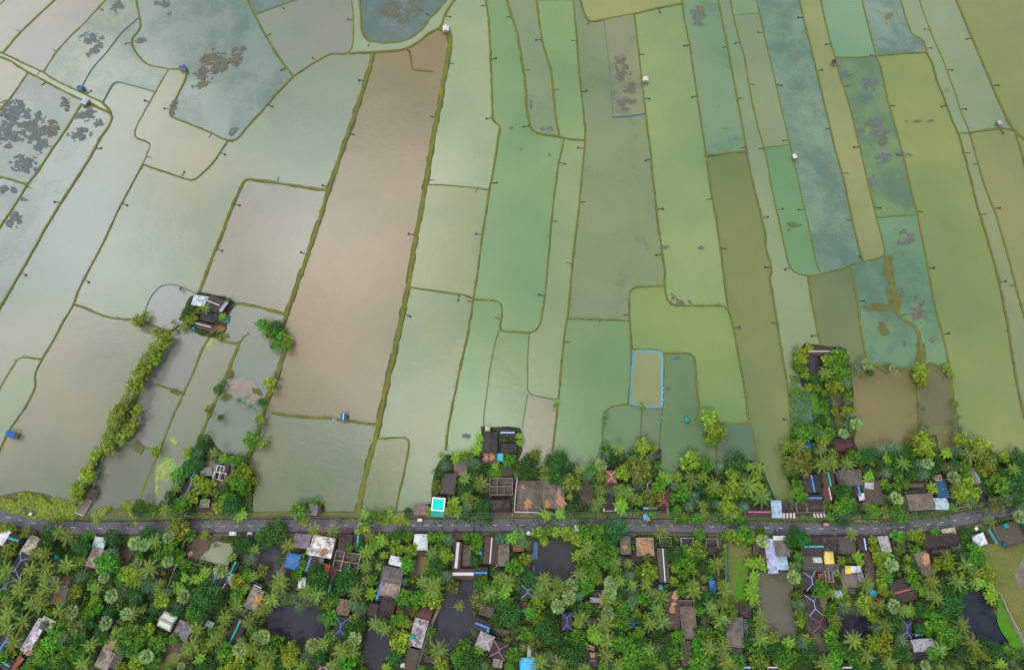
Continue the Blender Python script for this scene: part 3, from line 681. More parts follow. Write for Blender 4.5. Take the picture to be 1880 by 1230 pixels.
# patches of yards, paths, grass
PATCH = [('grass', 's 1793,1003 1812,998 1846,992 1880,985 2080,950 2080,1500 1880,1200 1866,1160 1838,1090 1826,1082'), ('pale', 'p 1770,560 1850,400 1950,380 1990,600 1880,680 1800,640'), ('lush', 'p 1640,720 1660,700 1720,830 1800,980 1835,1060 1790,1090 1740,1060 1660,900'),
 ('grass', 'o 1495,330 1690,345 1670,500 1660,760 1500,745'), ('lush', 'o 1600,450 1660,560 1640,740 1560,730'), ('earth', 'F 1380,600 1520,600 1520,780 1370,770'),
 ('lush', 'V 425,715 560,710 590,820 620,990 485,1000'), ('olive', 'V 720,700 910,710 910,930 760,940'), ('earth', 'V 800,760 900,780 890,900 800,890'), ('olive', 'V 780,1010 960,1020 960,1190 800,1200'), ('lush', 'V 640,1020 720,1040 720,1180 640,1150'),
 ('red', 'R 310,995 430,995 430,1100 270,1100'), ('red', 'R 500,1000 720,1000 820,1110 470,1100'), ('pale', 'R 690,330 1010,400 980,560 830,800 690,790 720,600 560,380'), ('earth', 'D 350,700 500,700 520,1040 250,1040 270,900'), ('grass', 'D 420,790 520,800 500,1010 400,1020'),
 ('earth', 'S 1310,780 1700,780 1700,1240 1270,1240'), ('pale', 'S 400,510 590,500 600,720 420,720'), ('dark', 'S 1080,590 1260,590 1240,740 1080,740'), ('lush', 'S 890,630 1070,620 1070,740 890,740'), ('earth', 'T 480,760 680,760 640,1060 480,1060'), ('pale', 'U 800,650 900,660 940,900 980,1000 850,1010 850,780'),
 ('pale', 'm 420,580 510,590 450,780 360,760'), ('pale', 'G 960,930 1200,1020 1220,1220 1000,1220 930,1080'), ('earth', 'G 1260,700 1390,700 1480,1100 1450,1230 1300,1230 1290,900'), ('earth', 'N 1040,370 1200,280 1360,300 1340,640 1290,660 1000,700'), ('earth', 'J 480,860 620,820 760,860 660,1000 560,1230 340,1230'),
 ('grass', 'J 470,1080 620,960 740,1000 620,1230 380,1230'), ('pale', 'I 740,130 840,60 990,60 930,280 850,350 770,300'), ('earth', 'B 880,440 1420,440 1300,520 1150,600 900,900 740,850 800,560'), ('pale', 'B 1480,400 1640,380 1700,430 1520,450'), ('earth', 'C 850,400 1060,420 1000,500 860,500'),
 ('pale', 'C 345,770 430,700 300,1060 240,1060'), ('dark', 'E 1380,770 1600,760 1760,820 1700,1000 1360,1000'), ('earth', 'T 850,760 1000,760 980,1020 880,920'), ('earth', 'H 1000,1150 1050,1150'), ('earth', 'X 770,820 860,850 1010,1130 900,1140'), ('earth', 'W 820,370 960,370 960,470 860,480'), ('pale', 'H 1130,490 1250,460 1260,510 1140,520'), ('pale', 'p 270,430 420,500 430,600 400,640 380,540 300,520'), ('earth', 'L 60,330 300,340 280,480 60,440'), ('earth', 'X 60,640 120,640 100,920 0,920'), ('dark', 'P 330,570 460,560 470,740 330,740'), ('pale', 'D 350,380 560,380 580,430 330,430'), ('pale', 'D 560,190 720,190 700,260 550,260')]
PP = []
pz = LZ+.004
for i, (k, s_) in enumerate(PATCH):
    poly = pts(s_); 
    if len(poly) < 3: continue
    PP.append(poly); W_ = dense(poly, 2.2, 1.1, i+80)
    m = MB(); m.v = [(v.x, v.y, pz+.004*(i+1)) for v in W_]; m.f = geometry.tessellate_polygon([W_]); m.t = [None]*len(m.f)
    struct(m.build({'grass': 'grass_field', 'lush': 'green_plot', 'pale': 'dirt_yard', 'red': 'red_earth_plot', 'olive': 'reed_plot'}.get(k, 'earth_yard'), PM[k]))
PATHS = [(5, 'pale', 'n 1290,800 1240,900 1190,1040 1130,1230'), (5, 'earth', 'o 130,320 110,560 60,750 20,900 0,1010 -40,1100'), (3, 'earth', 'm 1310,330 1260,450 1210,640'), (6, 'dark', 'U 860,700 880,850 930,1050'), (2.5, 'pale', 'P 1470,285 1560,470 1700,790 1845,1080 1900,1180'), (4, 'dark', 'W 820,560 830,850 810,1230'), (5, 'pale', 'U 30,1040 50,1200'), (4, 'earth', 'F 930,470 930,800 900,1100'), (5, 'pale', 'S 1310,560 1290,760'), (6, 'earth', 'A 620,480 560,400 500,330'), (4, 'pale', 'J 1560,480 1650,370 1700,300'), (5, 'earth', 'O 390,60 450,520 540,820 590,960')]
for i, (wd, k, s_) in enumerate(PATHS):
    p = pts(s_); P_ = smooth(resample([G(x, y) for x, y in p], 2), 2); hw = wd*.5*mpp(*p[0])
    z = LZ+.2+.006*i
    struct(ribbon(P_, hw, [(-1, z, 1), (0, z+.03, 1), (1, z, 1)], i, .15).build('path', PM[k]))
    for a, b in zip(p, p[1:]): 
        dx, dy = b[0]-a[0], b[1]-a[1]; q = math.hypot(dx, dy) or 1; nx, ny = -dy/q*wd*.6, dx/q*wd*.6
        PP.append([(a[0]+nx, a[1]+ny), (b[0]+nx, b[1]+ny), (b[0]-nx, b[1]-ny), (a[0]-nx, a[1]-ny)])
# ---------------------------------------------------------------- buildings and small structures
C = {'black': (.036, .03, .036), 'brown': (.10, .072, .062), 'dbrown': (.06, .045, .04), 'maroon': (.12, .035, .04), 'grey': (.24, .24, .26), 'white': (.80, .81, .84), 'cream': (.60, .52, .38), 'beige': (.36, .31, .27), 'conc': (.19, .165, .14), 'dconc': (.095, .085, .08), 'lblue': (.50, .64, .74), 'tan': (.40, .28, .18), 'thatch': (.25, .17, .12), 'rust': (.34, .13, .06), 'blue': (.015, .16, .46), 'yellow': (.85, .66, .12), 'sky': (.04, .52, .88), 'teal': (.01, .36, .34), 'turq': (.0, .72, .60), 'rose': (.30, .19, .18), 'pale': (.45, .43, .47), 'dblue': (.01, .14, .26), 'orange': (.55, .24, .10), 'dteal': (.01, .13, .16), 'glass': (.36, .38, .32)}
RC_ = {'b': (.06, .34, .85), 'l': (.38, .62, .95), 't': (.03, .55, .46), 'a': (.14, .66, .70), 'r': (.42, .12, .15), 'p': (.62, .22, .27), 'w': (.72, .72, .76), '-': None, 'd': (.3, .3, .6)}
CN = {'black': 'black', 'brown': 'brown', 'dbrown': 'dark brown', 'maroon': 'maroon', 'grey': 'grey', 'white': 'white', 'cream': 'cream', 'beige': 'beige', 'conc': 'stained concrete', 'dconc': 'dark concrete', 'lblue': 'pale blue', 'tan': 'tan', 'thatch': 'thatched brown', 'rust': 'rust coloured', 'blue': 'blue', 'yellow': 'yellow', 'sky': 'sky blue', 'teal': 'teal', 'turq': 'turquoise', 'rose': 'rosy brown', 'pale': 'pale grey', 'dblue': 'deep blue', 'orange': 'orange', 'dteal': 'dark teal', 'glass': 'translucent', 'stripe': 'striped'}
RN = {'b': ' with a blue ridge', 'l': ' with a light blue ridge', 't': ' with a teal ridge', 'a': ' with an aqua ridge', 'r': ' with a red ridge', 'p': ' with a pink ridge', 'w': ' with a white ridge', '-': '', 'd': ' with a violet ridge'}
BL = '''shed A 40,510 130,200 -18 white - 3|white sheet roof at the left edge below the road
gable A 195,540 170,150 -15 black t 3|black roof with teal ridge near the left edge
flat A 420,640 165,290 -25 cream - 3.5|cream flat roof left of the golden palms
hip A 265,900 200,320 -22 black l 4|black hip roof with pale blue ridge lines, far left
hip A 100,1180 160,220 -20 black a 4|black hip roof with aqua ridge lines, far left
flat A 1345,800 190,260 -15 beige - 3.5|beige flat roof right of the banana plants
shed A 1400,590 180,150 -15 lblue - 3.2|pale blue sheet roof joined to the beige flat roof
gable A 1430,540 110,60 -8 white - 3.6
flat A 1780,770 150,340 -20 brown - .9
gable A 750,1110 120,110 -20 grey - 3
court B 1050,700 20,10 0 brown - 1
hip B 1190,1110 240,240 -25 black a 4|black hip roof with aqua ridges below the pale pond
shed B 1395,1090 130,150 -25 pale - 3|pale sheet roof beside the aqua ridged roof
gable B 1310,1200 110,110 -25 dbrown w 3
gable B 1435,940 90,210 -20 black t 3|narrow black roof with short teal ridge
gable B 1660,550 90,160 -12 black - 3
gable C 720,110 130,180 0 grey - 3|grey roadside stall standing over the wide pond
shed C 640,85 60,140 0 brown - 2.6
shed C 820,90 45,130 0 maroon - 2.6
gable C 570,560 250,200 -5 grey - 3.5|grey gable roof left of the large white roof
flat C 855,640 330,280 -9 white - 4.5|large white flat roof south of the road
flat C 700,705 120,80 -9 white - 3.6
tarp C 435,860 215,250 -10 blue - 3|bright blue tarpaulin roof by the pond path
gable C 390,985 200,90 -8 black - 3
gable C 665,880 95,230 -15 brown b 3|brown roof with sky blue ridge by the white roof
gable C 760,850 110,150 -8 dbrown - 3.2
shed C 845,840 70,90 -5 conc - 3.4
flat C 905,985 100,200 -10 rust - 3|long rust coloured roof below the white roof
gable C 990,1020 110,190 -15 maroon - 3
gable C 1180,580 200,220 0 dbrown - 3.5|dark roof with a rusty middle beside the grey walls
gable C 1190,440 150,70 0 maroon - 3
gable C 1360,550 130,180 0 black t 3|black roof with short teal ridge near the road
ruin C 1200,855 370,270 -9 beige - 2.8|unfinished roofless house with pale room walls
hip C 565,1150 110,150 0 white w 3|small white pointed roof among palms
gable C 970,1180 70,210 -12 black t 3
shed D 50,840 190,130 -12 white - 3.2|white and blue sheet roof left of the tall trees
gable D 400,120 210,140 0 rose - 3|rosy brown stall left of the turquoise roof
flat D 1510,60 310,150 0 black - 3.5|dark flat roof beside the pink yard wall
shed D 1520,165 300,50 0 maroon - 2.6
gable D 400,575 205,220 0 white - 4|white tin gable roof alone below the road
gable D 915,760 120,370 -4 brown w 3.2|long upright brown roof with wide white ridge
gable D 1000,1025 320,150 0 brown w 3.2|long level brown roof with wide white ridge
gable D 1250,1010 200,160 0 black b 3.2|black roof with blue ridge beside the long brown roof
gable D 1395,695 200,370 -4 brown w 3.6|long maroon brown roof with thin pale ridge
flat D 1570,760 170,300 0 conc - 3.2|grey concrete roof with a chair and planks
gable D 1780,655 150,100 0 rust - 3
gable D 935,495 110,90 0 maroon - 3
court D 1050,770 130,300 0 brown - 1.6|bare walled yard between two long brown roofs
flat n 960,560 150,110 -10 conc - 3.5|stained concrete roof with rust patches
flat n 950,650 140,120 -10 beige - 3.3|grey stained roof with a yellowed corner
gable n 925,780 110,140 -10 black - 3.2|plain black roof below the stained concrete roof
gable n 868,670 50,130 -12 black b 3
gable n 825,805 70,80 -10 brown - 3
flat T 130,910 300,370 0 conc - 3.6|flat roof with heaps of drying orange straw
court S 1500,1000 400,420 0 rose - 1.8|walled yard strewn with orange straw
hip T 940,650 150,180 0 rust w 3.2|small rusty hip roof between palms
hip T 1450,790 150,200 0 black w 3.6|black hip roof among palms north of the road
hip T 1680,950 150,230 0 maroon p 3.6|maroon hip roof with pink ridges by the road
gable T 1580,335 130,80 -15 dbrown - 3|purple brown roof at the water among palms
gable T 915,1030 140,200 0 black - 3|black roof with white porch north of the road
shed T 920,1120 190,40 0 white - 2.6
gable T 1490,1095 200,100 0 black l 3|black roof with short light blue ridge by the road
shed T 1450,1160 380,45 0 brown - 2.6
shed U 190,1110 90,80 0 grey - 2.6
flat E 1445,620 145,250 0 conc - 3.6|narrow stained concrete roof beside the tan one
flat E 1725,640 250,250 0 tan - 3.6|tan flat roof with a straw heap
court F 170,570 170,130 0 beige - 1.6|small walled vegetable bed below the road
court F 480,580 180,130 0 pale - 2.6|dark walled room without roof, left of tree
court F 830,590 170,130 0 beige - 2.6|dark walled room beside the brown alley
flat F 830,700 160,110 0 black - 3
gable F 145,900 150,470 0 dconc w 4|very long grey barn roof with pale ridge
tarp N 105,60 60,80 0 sky - 2
tarp N 835,50 100,190 0 blue - 2.4|blue and white tarpaulin by the brown alley
shed N 725,75 100,60 0 orange - 2.2
raft E 165,680 75,250 -3 dblue - .3|upper blue netted platform in the square pond
raft E 130,1000 70,170 -3 dblue - .3|lower blue netted platform in the square pond
raft E 500,545 230,50 0 dblue - .3|blue netted platform along the pond's top edge
gable F 1490,150 330,130 0 black p 3.4|long dark roof with pink ridge above the road
shed F 1735,110 150,240 0 lblue - 3.8|pale blue sheet roof on the road's north side
shed G 220,200 200,70 0 stripe - 2.8|left red and white striped awning
shed G 650,200 170,60 0 stripe - 2.8|right red and white striped awning
flat G 190,80 140,130 0 black - 3.2
court G 400,85 140,150 0 rose - 2.8|narrow dark room with pale parapet
court G 600,80 250,150 0 rose - 2.8|wide dark room with pale parapet
shed F 1655,770 140,480 0 lblue - 3|long pale blue sheet strip roof
shed G 90,520 190,70 0 white - 3.4|white sheet strip at the road's south edge
flat G 120,665 200,220 0 conc - 3.8|grey roof slab between pale blue sheets
shed G 110,870 190,190 0 lblue - 3.2|pale blue patched sheet roof over the brown pond
shed F 1565,750 75,150 0 maroon - 2.8
gable G 560,640 290,250 0 black t 3.6|black roof with teal ridge below the road
flat G 560,880 280,210 0 dconc - 3
flat G 785,600 190,190 0 black - 3.4
tarp G 795,795 150,180 0 yellow - 3.6|yellow tarpaulin roof
shed G 620,830 130,75 0 lblue - 3.4|small white and cyan canopy
flat G 820,930 190,80 0 conc - 3
ruin G 790,1060 120,160 0 beige - 2.4
flat G 1040,620 220,230 0 dconc - 3.4|dark slab with pale pink parapet
gable G 1290,605 160,170 0 black l 3.4|black roof with light blue ridge beside the hedge
shed G 1055,965 90,110 0 yellow - 2.6|small yellow sheet beside white sheets
shed G 1170,960 150,90 0 white - 2.5
shed G 1235,1070 85,130 0 pale - 1.2
gable G 680,1070 80,100 0 rust - 2.6
shed G 1570,600 150,220 3 pale - 3|pale grey leaning sheet roof right of the hedge
ruin H 60,780 330,150 3 brown - 2.6|roofless brown row of rooms
gable H 690,710 460,180 5 black - 3.6|wide black roof below the road bend
shed H 780,580 200,90 8 cream - 2.8|cream sheet awning at the road bend
shed H 890,820 140,110 8 beige - 2.6
gable H 720,850 280,80 5 dbrown - 2.8
gable H 450,1030 190,330 12 thatch - 4|tan thatched roof left of palms
shed H 1220,700 190,160 18 white - 2.8|white square canopy beside the green field
flat H 1650,620 330,300 15 dconc - 2.4|dark slab with turquoise tanks at the right edge
raft H 1405,650 38,220 22 teal - 1|turquoise trough beside the white canopy
flat X 695,915 150,240 5 dblue - 2.2|deep blue sheet roof north of the road
gable X 685,1110 190,160 0 lblue w 3.6|pale blue gable roof north of the road bend
flat X 390,1085 370,220 3 conc - 3.6|large grey concrete roof with white edge post
gable X 340,940 270,70 3 black - 3
court X 350,855 230,80 0 brown - 1.8
gable X 1170,705 130,230 18 rose t 3.4|pale rusty roof with teal edge among trees
gable X 1250,880 95,130 10 brown - 3
gable X 1265,1000 110,110 0 black - 2.8
ruin X 640,745 90,80 0 cream - 2.2
gable W 470,830 240,250 3 black b 3.6|black roof with long upright blue ridge
gable W 500,1030 230,120 0 black b 3.4|black roof with long level blue ridge
gable W 710,765 170,210 3 brown t 3.2|brown roof with teal ridge and green strip
gable W 720,970 150,190 3 maroon w 3.2|maroon roof with pale ridge above the awnings
flat W 1010,745 310,220 2 conc - 3.6|broad stained concrete roof in the village centre right
gable W 1135,925 110,150 3 black b 3.2|small black roof with blue ridge
shed W 1170,1015 90,90 10 white - 3.3
shed W 1275,855 130,90 -2 pale - 3.8|small pale grey sheet on the brown roof
flat W 1320,960 250,330 2 brown - 3.2|brown L shaped flat roof
gable W 920,275 220,170 0 maroon - 3.2|rusty maroon roof beside the brown pond
gable W 430,290 120,110 0 dblue - 3
gable W 660,330 150,80 -5 dbrown - 3
gable V 610,115 390,90 0 brown w 3.4|long brown roof by the water
gable V 490,285 155,240 0 black - 3.2|black roof below the long brown roof
gable R 600,500 170,130 10 grey - 3|rounded grey roof in the roadside island village
flat R 700,480 120,170 -12 beige - 2.8
ruin R 790,565 175,110 -10 white - 3.4|white framed unfinished room block
ruin R 800,470 110,100 -10 white - 3.4|smaller white framed room block
hip R 360,750 160,330 -22 black l 4|black hip roof with pale ridge among left trees
gable R 405,570 80,140 -20 black b 3
gable R 500,770 60,110 -15 black b 3
flat R 590,955 130,110 0 beige - 2.4
court R 960,470 90,130 0 brown - 2
hip Q 510,240 210,150 -10 white b 3.6|white hip roof with blue lines on the island
gable Q 710,285 210,190 -22 brown w 3.6|brown roof joined to the white island roof
shed Q 838,330 70,160 -25 lblue - 3.2|narrow white panel at the brown roof's end
gable Q 610,470 170,110 -8 black - 3|small black roof in the island yard
gable Q 560,590 240,90 -15 dbrown w 3|dark thatched roof in the island yard
tarp Q 880,500 100,110 0 dteal - 1|teal net heap right of the island yard
tarp Q 725,470 50,100 0 teal - 1
flat I 480,740 150,460 -22 white - 3.8|long white stained roof with brick rubble end
flat I 665,575 220,150 -22 cream - 3.75|cream wing of the long white roof
gable I 30,900 170,280 -25 black b 3.4|black roof with blue ridge, lower left edge
gable I 70,1130 200,160 -28 black t 3.4|black roof with teal ridge, bottom left corner
shed I 220,1150 100,230 -30 rust - 2.8
gable I 400,1140 130,150 -25 black - 3
flat I 1590,800 150,330 -22 tan - 3.4|long tan roof, lower left
flat I 1480,1080 210,250 -20 beige - 3.6|square beige roof under the long tan roof
flat I 1640,1090 150,230 -20 dconc - 3.4
court I 1665,560 180,90 -12 brown - 2
gable J 505,540 230,220 -22 glass - 3.6|translucent panelled roof with pale grid
flat J 740,665 230,230 -20 grey - 2.6|grey slab with drying white cloths
shed J 1115,580 120,80 -20 pale - 2.6
gable J 1480,680 200,330 -20 black t 3.6|black roof with long teal ridge, lower left
flat J 1740,220 190,290 -22 beige - 3.8|grey and orange stained roof by the dark pond
gable J 1790,50 130,90 -22 dbrown w 3
gable J 1310,95 90,120 -25 dbrown - 3
gable K 1150,340 200,220 -8 thatch - 3.6|brown thatched roof by the round pond
hip K 1120,625 220,290 -5 black b 4|black hip roof with bright blue ridges by pond
hip K 870,1190 190,140 0 maroon w 3.2|maroon roof at the bottom edge
gable L 470,430 190,170 -15 maroon - 3.4|maroon roof with pale slits by the long pond
flat L 370,700 210,380 -15 pale - 3.6|pale stained flat roof with turquoise tank
flat L 265,1090 190,320 -14 brown - 3.2|brown roof strip at the bottom beside the path
shed L 145,1160 60,60 0 white - 3.6
gable L 1275,600 240,160 -20 black b 3.4|black roof with blue ridge right of long pond
court L 1540,690 250,110 -20 dbrown - 2
hip L 1310,820 230,210 -22 glass w 3.8|pale grey pyramid roof
hip L 1510,950 230,230 -15 black p 4|black hip roof with pink ridges
flat L 1490,1130 140,110 -10 beige - 2.6
gable L 620,1100 360,90 -10 dbrown - 3
tarp M 70,1150 240,190 0 sky - 3.4|bright sky blue sheet at the bottom edge
court L 1330,400 190,130 -15 rose - 1.2
hip M 70,120 190,190 0 black a 3.8|black hip roof with aqua lines by the alley
gable M 50,330 120,120 0 maroon - 3
hip M 625,540 150,240 0 black b 3.8|black hip roof with blue lines among trees
gable M 1065,150 160,110 0 black - 3.2|black roof beside pale wall in the trees
flat M 1030,235 170,70 0 pale - 2.6
gable M 990,530 120,80 -10 dbrown - 2.8
gable M 955,1065 210,190 -4 black - 3.4|black roof with tan planks lying on it
flat M 950,905 120,60 -15 tan - 2.6
shed M 90,960 55,160 -5 pale - 3
gable M 175,960 130,170 0 black - 3
flat M 1540,550 80,150 0 dblue - 2|dark blue sheet hidden deep in trees
flat N 275,400 180,480 -3 brown - 3.6|long rusty roof with sand heaps
flat N 490,560 220,430 0 conc - 3.4|long stained roof beside the sand heap roof
flat N 460,990 150,340 0 brown - 3.2
court N 470,285 200,90 0 beige - 1.6
flat N 1145,690 250,410 -3 conc - 3.6|wide brown grey concrete roof near the brown pond
flat N 1290,385 150,160 0 black - 3.2
raft N 1297,640 38,250 0 dteal - 1.6
gable N 1170,970 180,100 0 dconc - 2.8
gable N 1320,1190 120,90 0 black l 3
gable N 1690,1190 190,90 0 black w 3
gable N 740,600 110,150 0 dconc - 3
flat G 545,800 20,20 0 black - 2.6
hip G 540,1120 190,260 5 black l 4|upper black hip roof with ice blue ridges
hip O 575,310 200,290 5 black l 4|middle black hip roof with ice blue ridges
hip O 645,580 235,240 2 black r 4|black hip roof with dull red ridges
gable O 720,290 120,210 0 thatch - 3
court O 665,840 190,280 5 brown - 1.6|walled dirt enclosure below the red ridged roof
shed O 910,150 120,90 0 lblue - 2.8|small pale blue sheet left of dirt yard
gable O 1480,210 270,55 0 maroon - 2.8|low maroon roof below the blue tank
gable P 140,260 330,310 14 dbrown r 3.4|broad dark roof with thin red ridge
hip P 200,800 150,230 -12 black b 3.8|black hip roof with Y shaped blue ridge
gable P 370,880 130,70 8 black t 2.8
gable P 430,1030 320,170 5 pale - 3.4|streaked pale grey roof, lower right
gable P 350,1180 230,100 0 black - 3
flat P 460,820 90,60 0 beige - 2.6
gable O 1040,1190 150,120 0 black w 3
gable O 30,1190 130,90 0 black w 3
gable i 672,-140 1,1 0 black - 1
hut b 1340,200 38,40 0 white - 2.6|white hut at the top of the brown pond
hut c 943,557 34,34 0 white - 2.6|white hut in open green water right of weedy strip
hut d 507,437 24,28 0 black - 2.4|tiny dark hut at the embankment corner
hut d 1678,866 26,30 15 pale - 2.4|pale hut near the far right cross embankment
hut d 230,1102 26,32 10 white - 2.4|white hut beside the long teal pond
hut a 1287,475 40,26 0 blue - 2.4|small blue hut at a dike corner
hut a 565,618 40,30 -15 blue - 2.4|blue hut at the lower end of the net fence
hut a 597,715 36,46 -22 lblue - 2.6|dark hut with white stripe on the canal bank
hut i 78,757 70,46 -15 blue - 2.8|blue hut at the left edge over green water
hut j 618,635 42,50 0 dblue l 2.6|dark blue hut on the short dike in brown water
hut i 640,1180 70,70 -18 dbrown - 2.6|dark roofed jetty hut at the roadside channel
hut j 1635,720 34,34 0 cream - 2.6|white box hut at the end of the stick fence
gable j 1655,812 98,140 0 black - 3.6|large black roof below the white box hut
gable j 1775,745 105,52 0 black l 3|black roof with light blue ridge by the water
gable j 1785,855 110,66 0 black - 3
flat j 1645,918 98,80 0 brown - 3.2|rusty brown panelled roof
tarp j 1722,918 56,60 0 sky - 2.6|bright blue tarpaulin between roofs north of road
ruin j 1730,1125 165,118 0 rose - 3|roofless house with four pale walled rooms
flat j 1357,1105 105,140 -5 dconc - 3.6|dark concrete roof near the turquoise roof
turq S 190,1120 190,190 -5 turq - 4|turquoise roof with white border by the road
hut l 345,-20 1,1 0 black - 1'''
class Mesh: pass
def px_rect(tile, x, y, w_, l_, h):
    s_ = TL[tile][2]; cx, cy = T(tile, x, y); c = G(cx, cy, h); k = mpp(cx, cy)*(CH-h)/CH
    return cx, cy, Vector((c.x, c.y, 0)), w_/s_*k, l_/s_*k
LM = []                                   # landmarks: (x, y, phrase)
BRECT = []
def ground_z(cx, cy):
    return LZ if cy > 955 or any(inside((cx, cy), p) for p in LP) else .45
def body(m, w_, l_, z0, z1, t=.16):
    a, b = w_/2, l_/2
    m.box(-a, a, -b, -b+t, z0, z1); m.box(-a, a, b-t, b, z0, z1); m.box(-a, -a+t, -b+t+.002, b-t-.002, z0, z1); m.box(a-t, a, -b+t+.002, b-t-.002, z0, z1)
def openings(e, w_, l_, h, rnd):
    if min(w_, l_) < 2.4: return
    side = 1 if rnd.random() < .5 else -1
    long_x = w_ > l_
    def bx(u, half, z0, z1, s_, d_=.04):
        m = MB()
        if long_x: m.box(u-half, u+half, s_*l_/2-(d_ if s_ < 0 else .02), s_*l_/2+(.02 if s_ < 0 else d_), z0, z1)
        else: m.box(s_*w_/2-(d_ if s_ < 0 else .02), s_*w_/2+(.02 if s_ < 0 else d_), u-half, u+half, z0, z1)
        return m
    bx(0, .42, .05, min(2., h-.3), side, .05).build('door', MPLAIN, e, rnd.choice([(.12, .2, .12), (.2, .1, .05), (.08, .15, .25)]))
    for u in (-1, 1):
        bx(u*max(w_, l_)*.3, .4, 1.0, min(1.8, h-.4), side, .045).build('window', MPLAIN, e, (.04, .05, .06))
def ridge_line(m, a, b, w_=.24): m.bar(Vector(a)+Vector((0, 0, .08)), Vector(b)+Vector((0, 0, .08)), w_*.85, .12)
def gable_roof(m, w_, l_, z, rise, ov=.35, th=.07):
    a, b = w_/2+ov, l_/2+ov; ze = z-ov*rise/(w_/2)
    if True:                               # ridge along y
        for s_ in (-1, 1):
            A = (s_*a, -b, ze); B_ = (s_*a, b, ze); R1 = (0, b, z+rise); R0 = (0, -b, z+rise); dn = lambda p: (p[0], p[1], p[2]-th)
            m.quad(A, B_, R1, R0); m.quad(dn(A), dn(R0), dn(R1), dn(B_)); m.quad(A, dn(A), dn(B_), B_)
            for p, q in ((A, R0), (B_, R1)): m.quad(p, q, dn(q), dn(p))
NAMES = {'gable': 'house', 'flat': 'flat_roofed_house', 'hip': 'hip_roofed_house', 'shed': 'sheet_shelter', 'ruin': 'roofless_house', 'court': 'walled_yard', 'tarp': 'tarpaulin_shelter', 'raft': 'net_platform', 'hut': 'pond_hut', 'turq': 'roadside_shop'}
CATS = {'gable': 'house', 'flat': 'house', 'hip': 'house', 'shed': 'shelter', 'ruin': 'unfinished house', 'court': 'walled yard', 'tarp': 'tarpaulin', 'raft': 'platform', 'hut': 'hut', 'turq': 'shop'}
TW = {'gable': 'gable roof', 'flat': 'flat roof', 'hip': 'hip roof', 'shed': 'sheet roof', 'ruin': 'roofless walls', 'court': 'walled yard', 'tarp': 'tarpaulin', 'raft': 'platform', 'hut': 'hut', 'turq': 'shop'}
BUILT = []
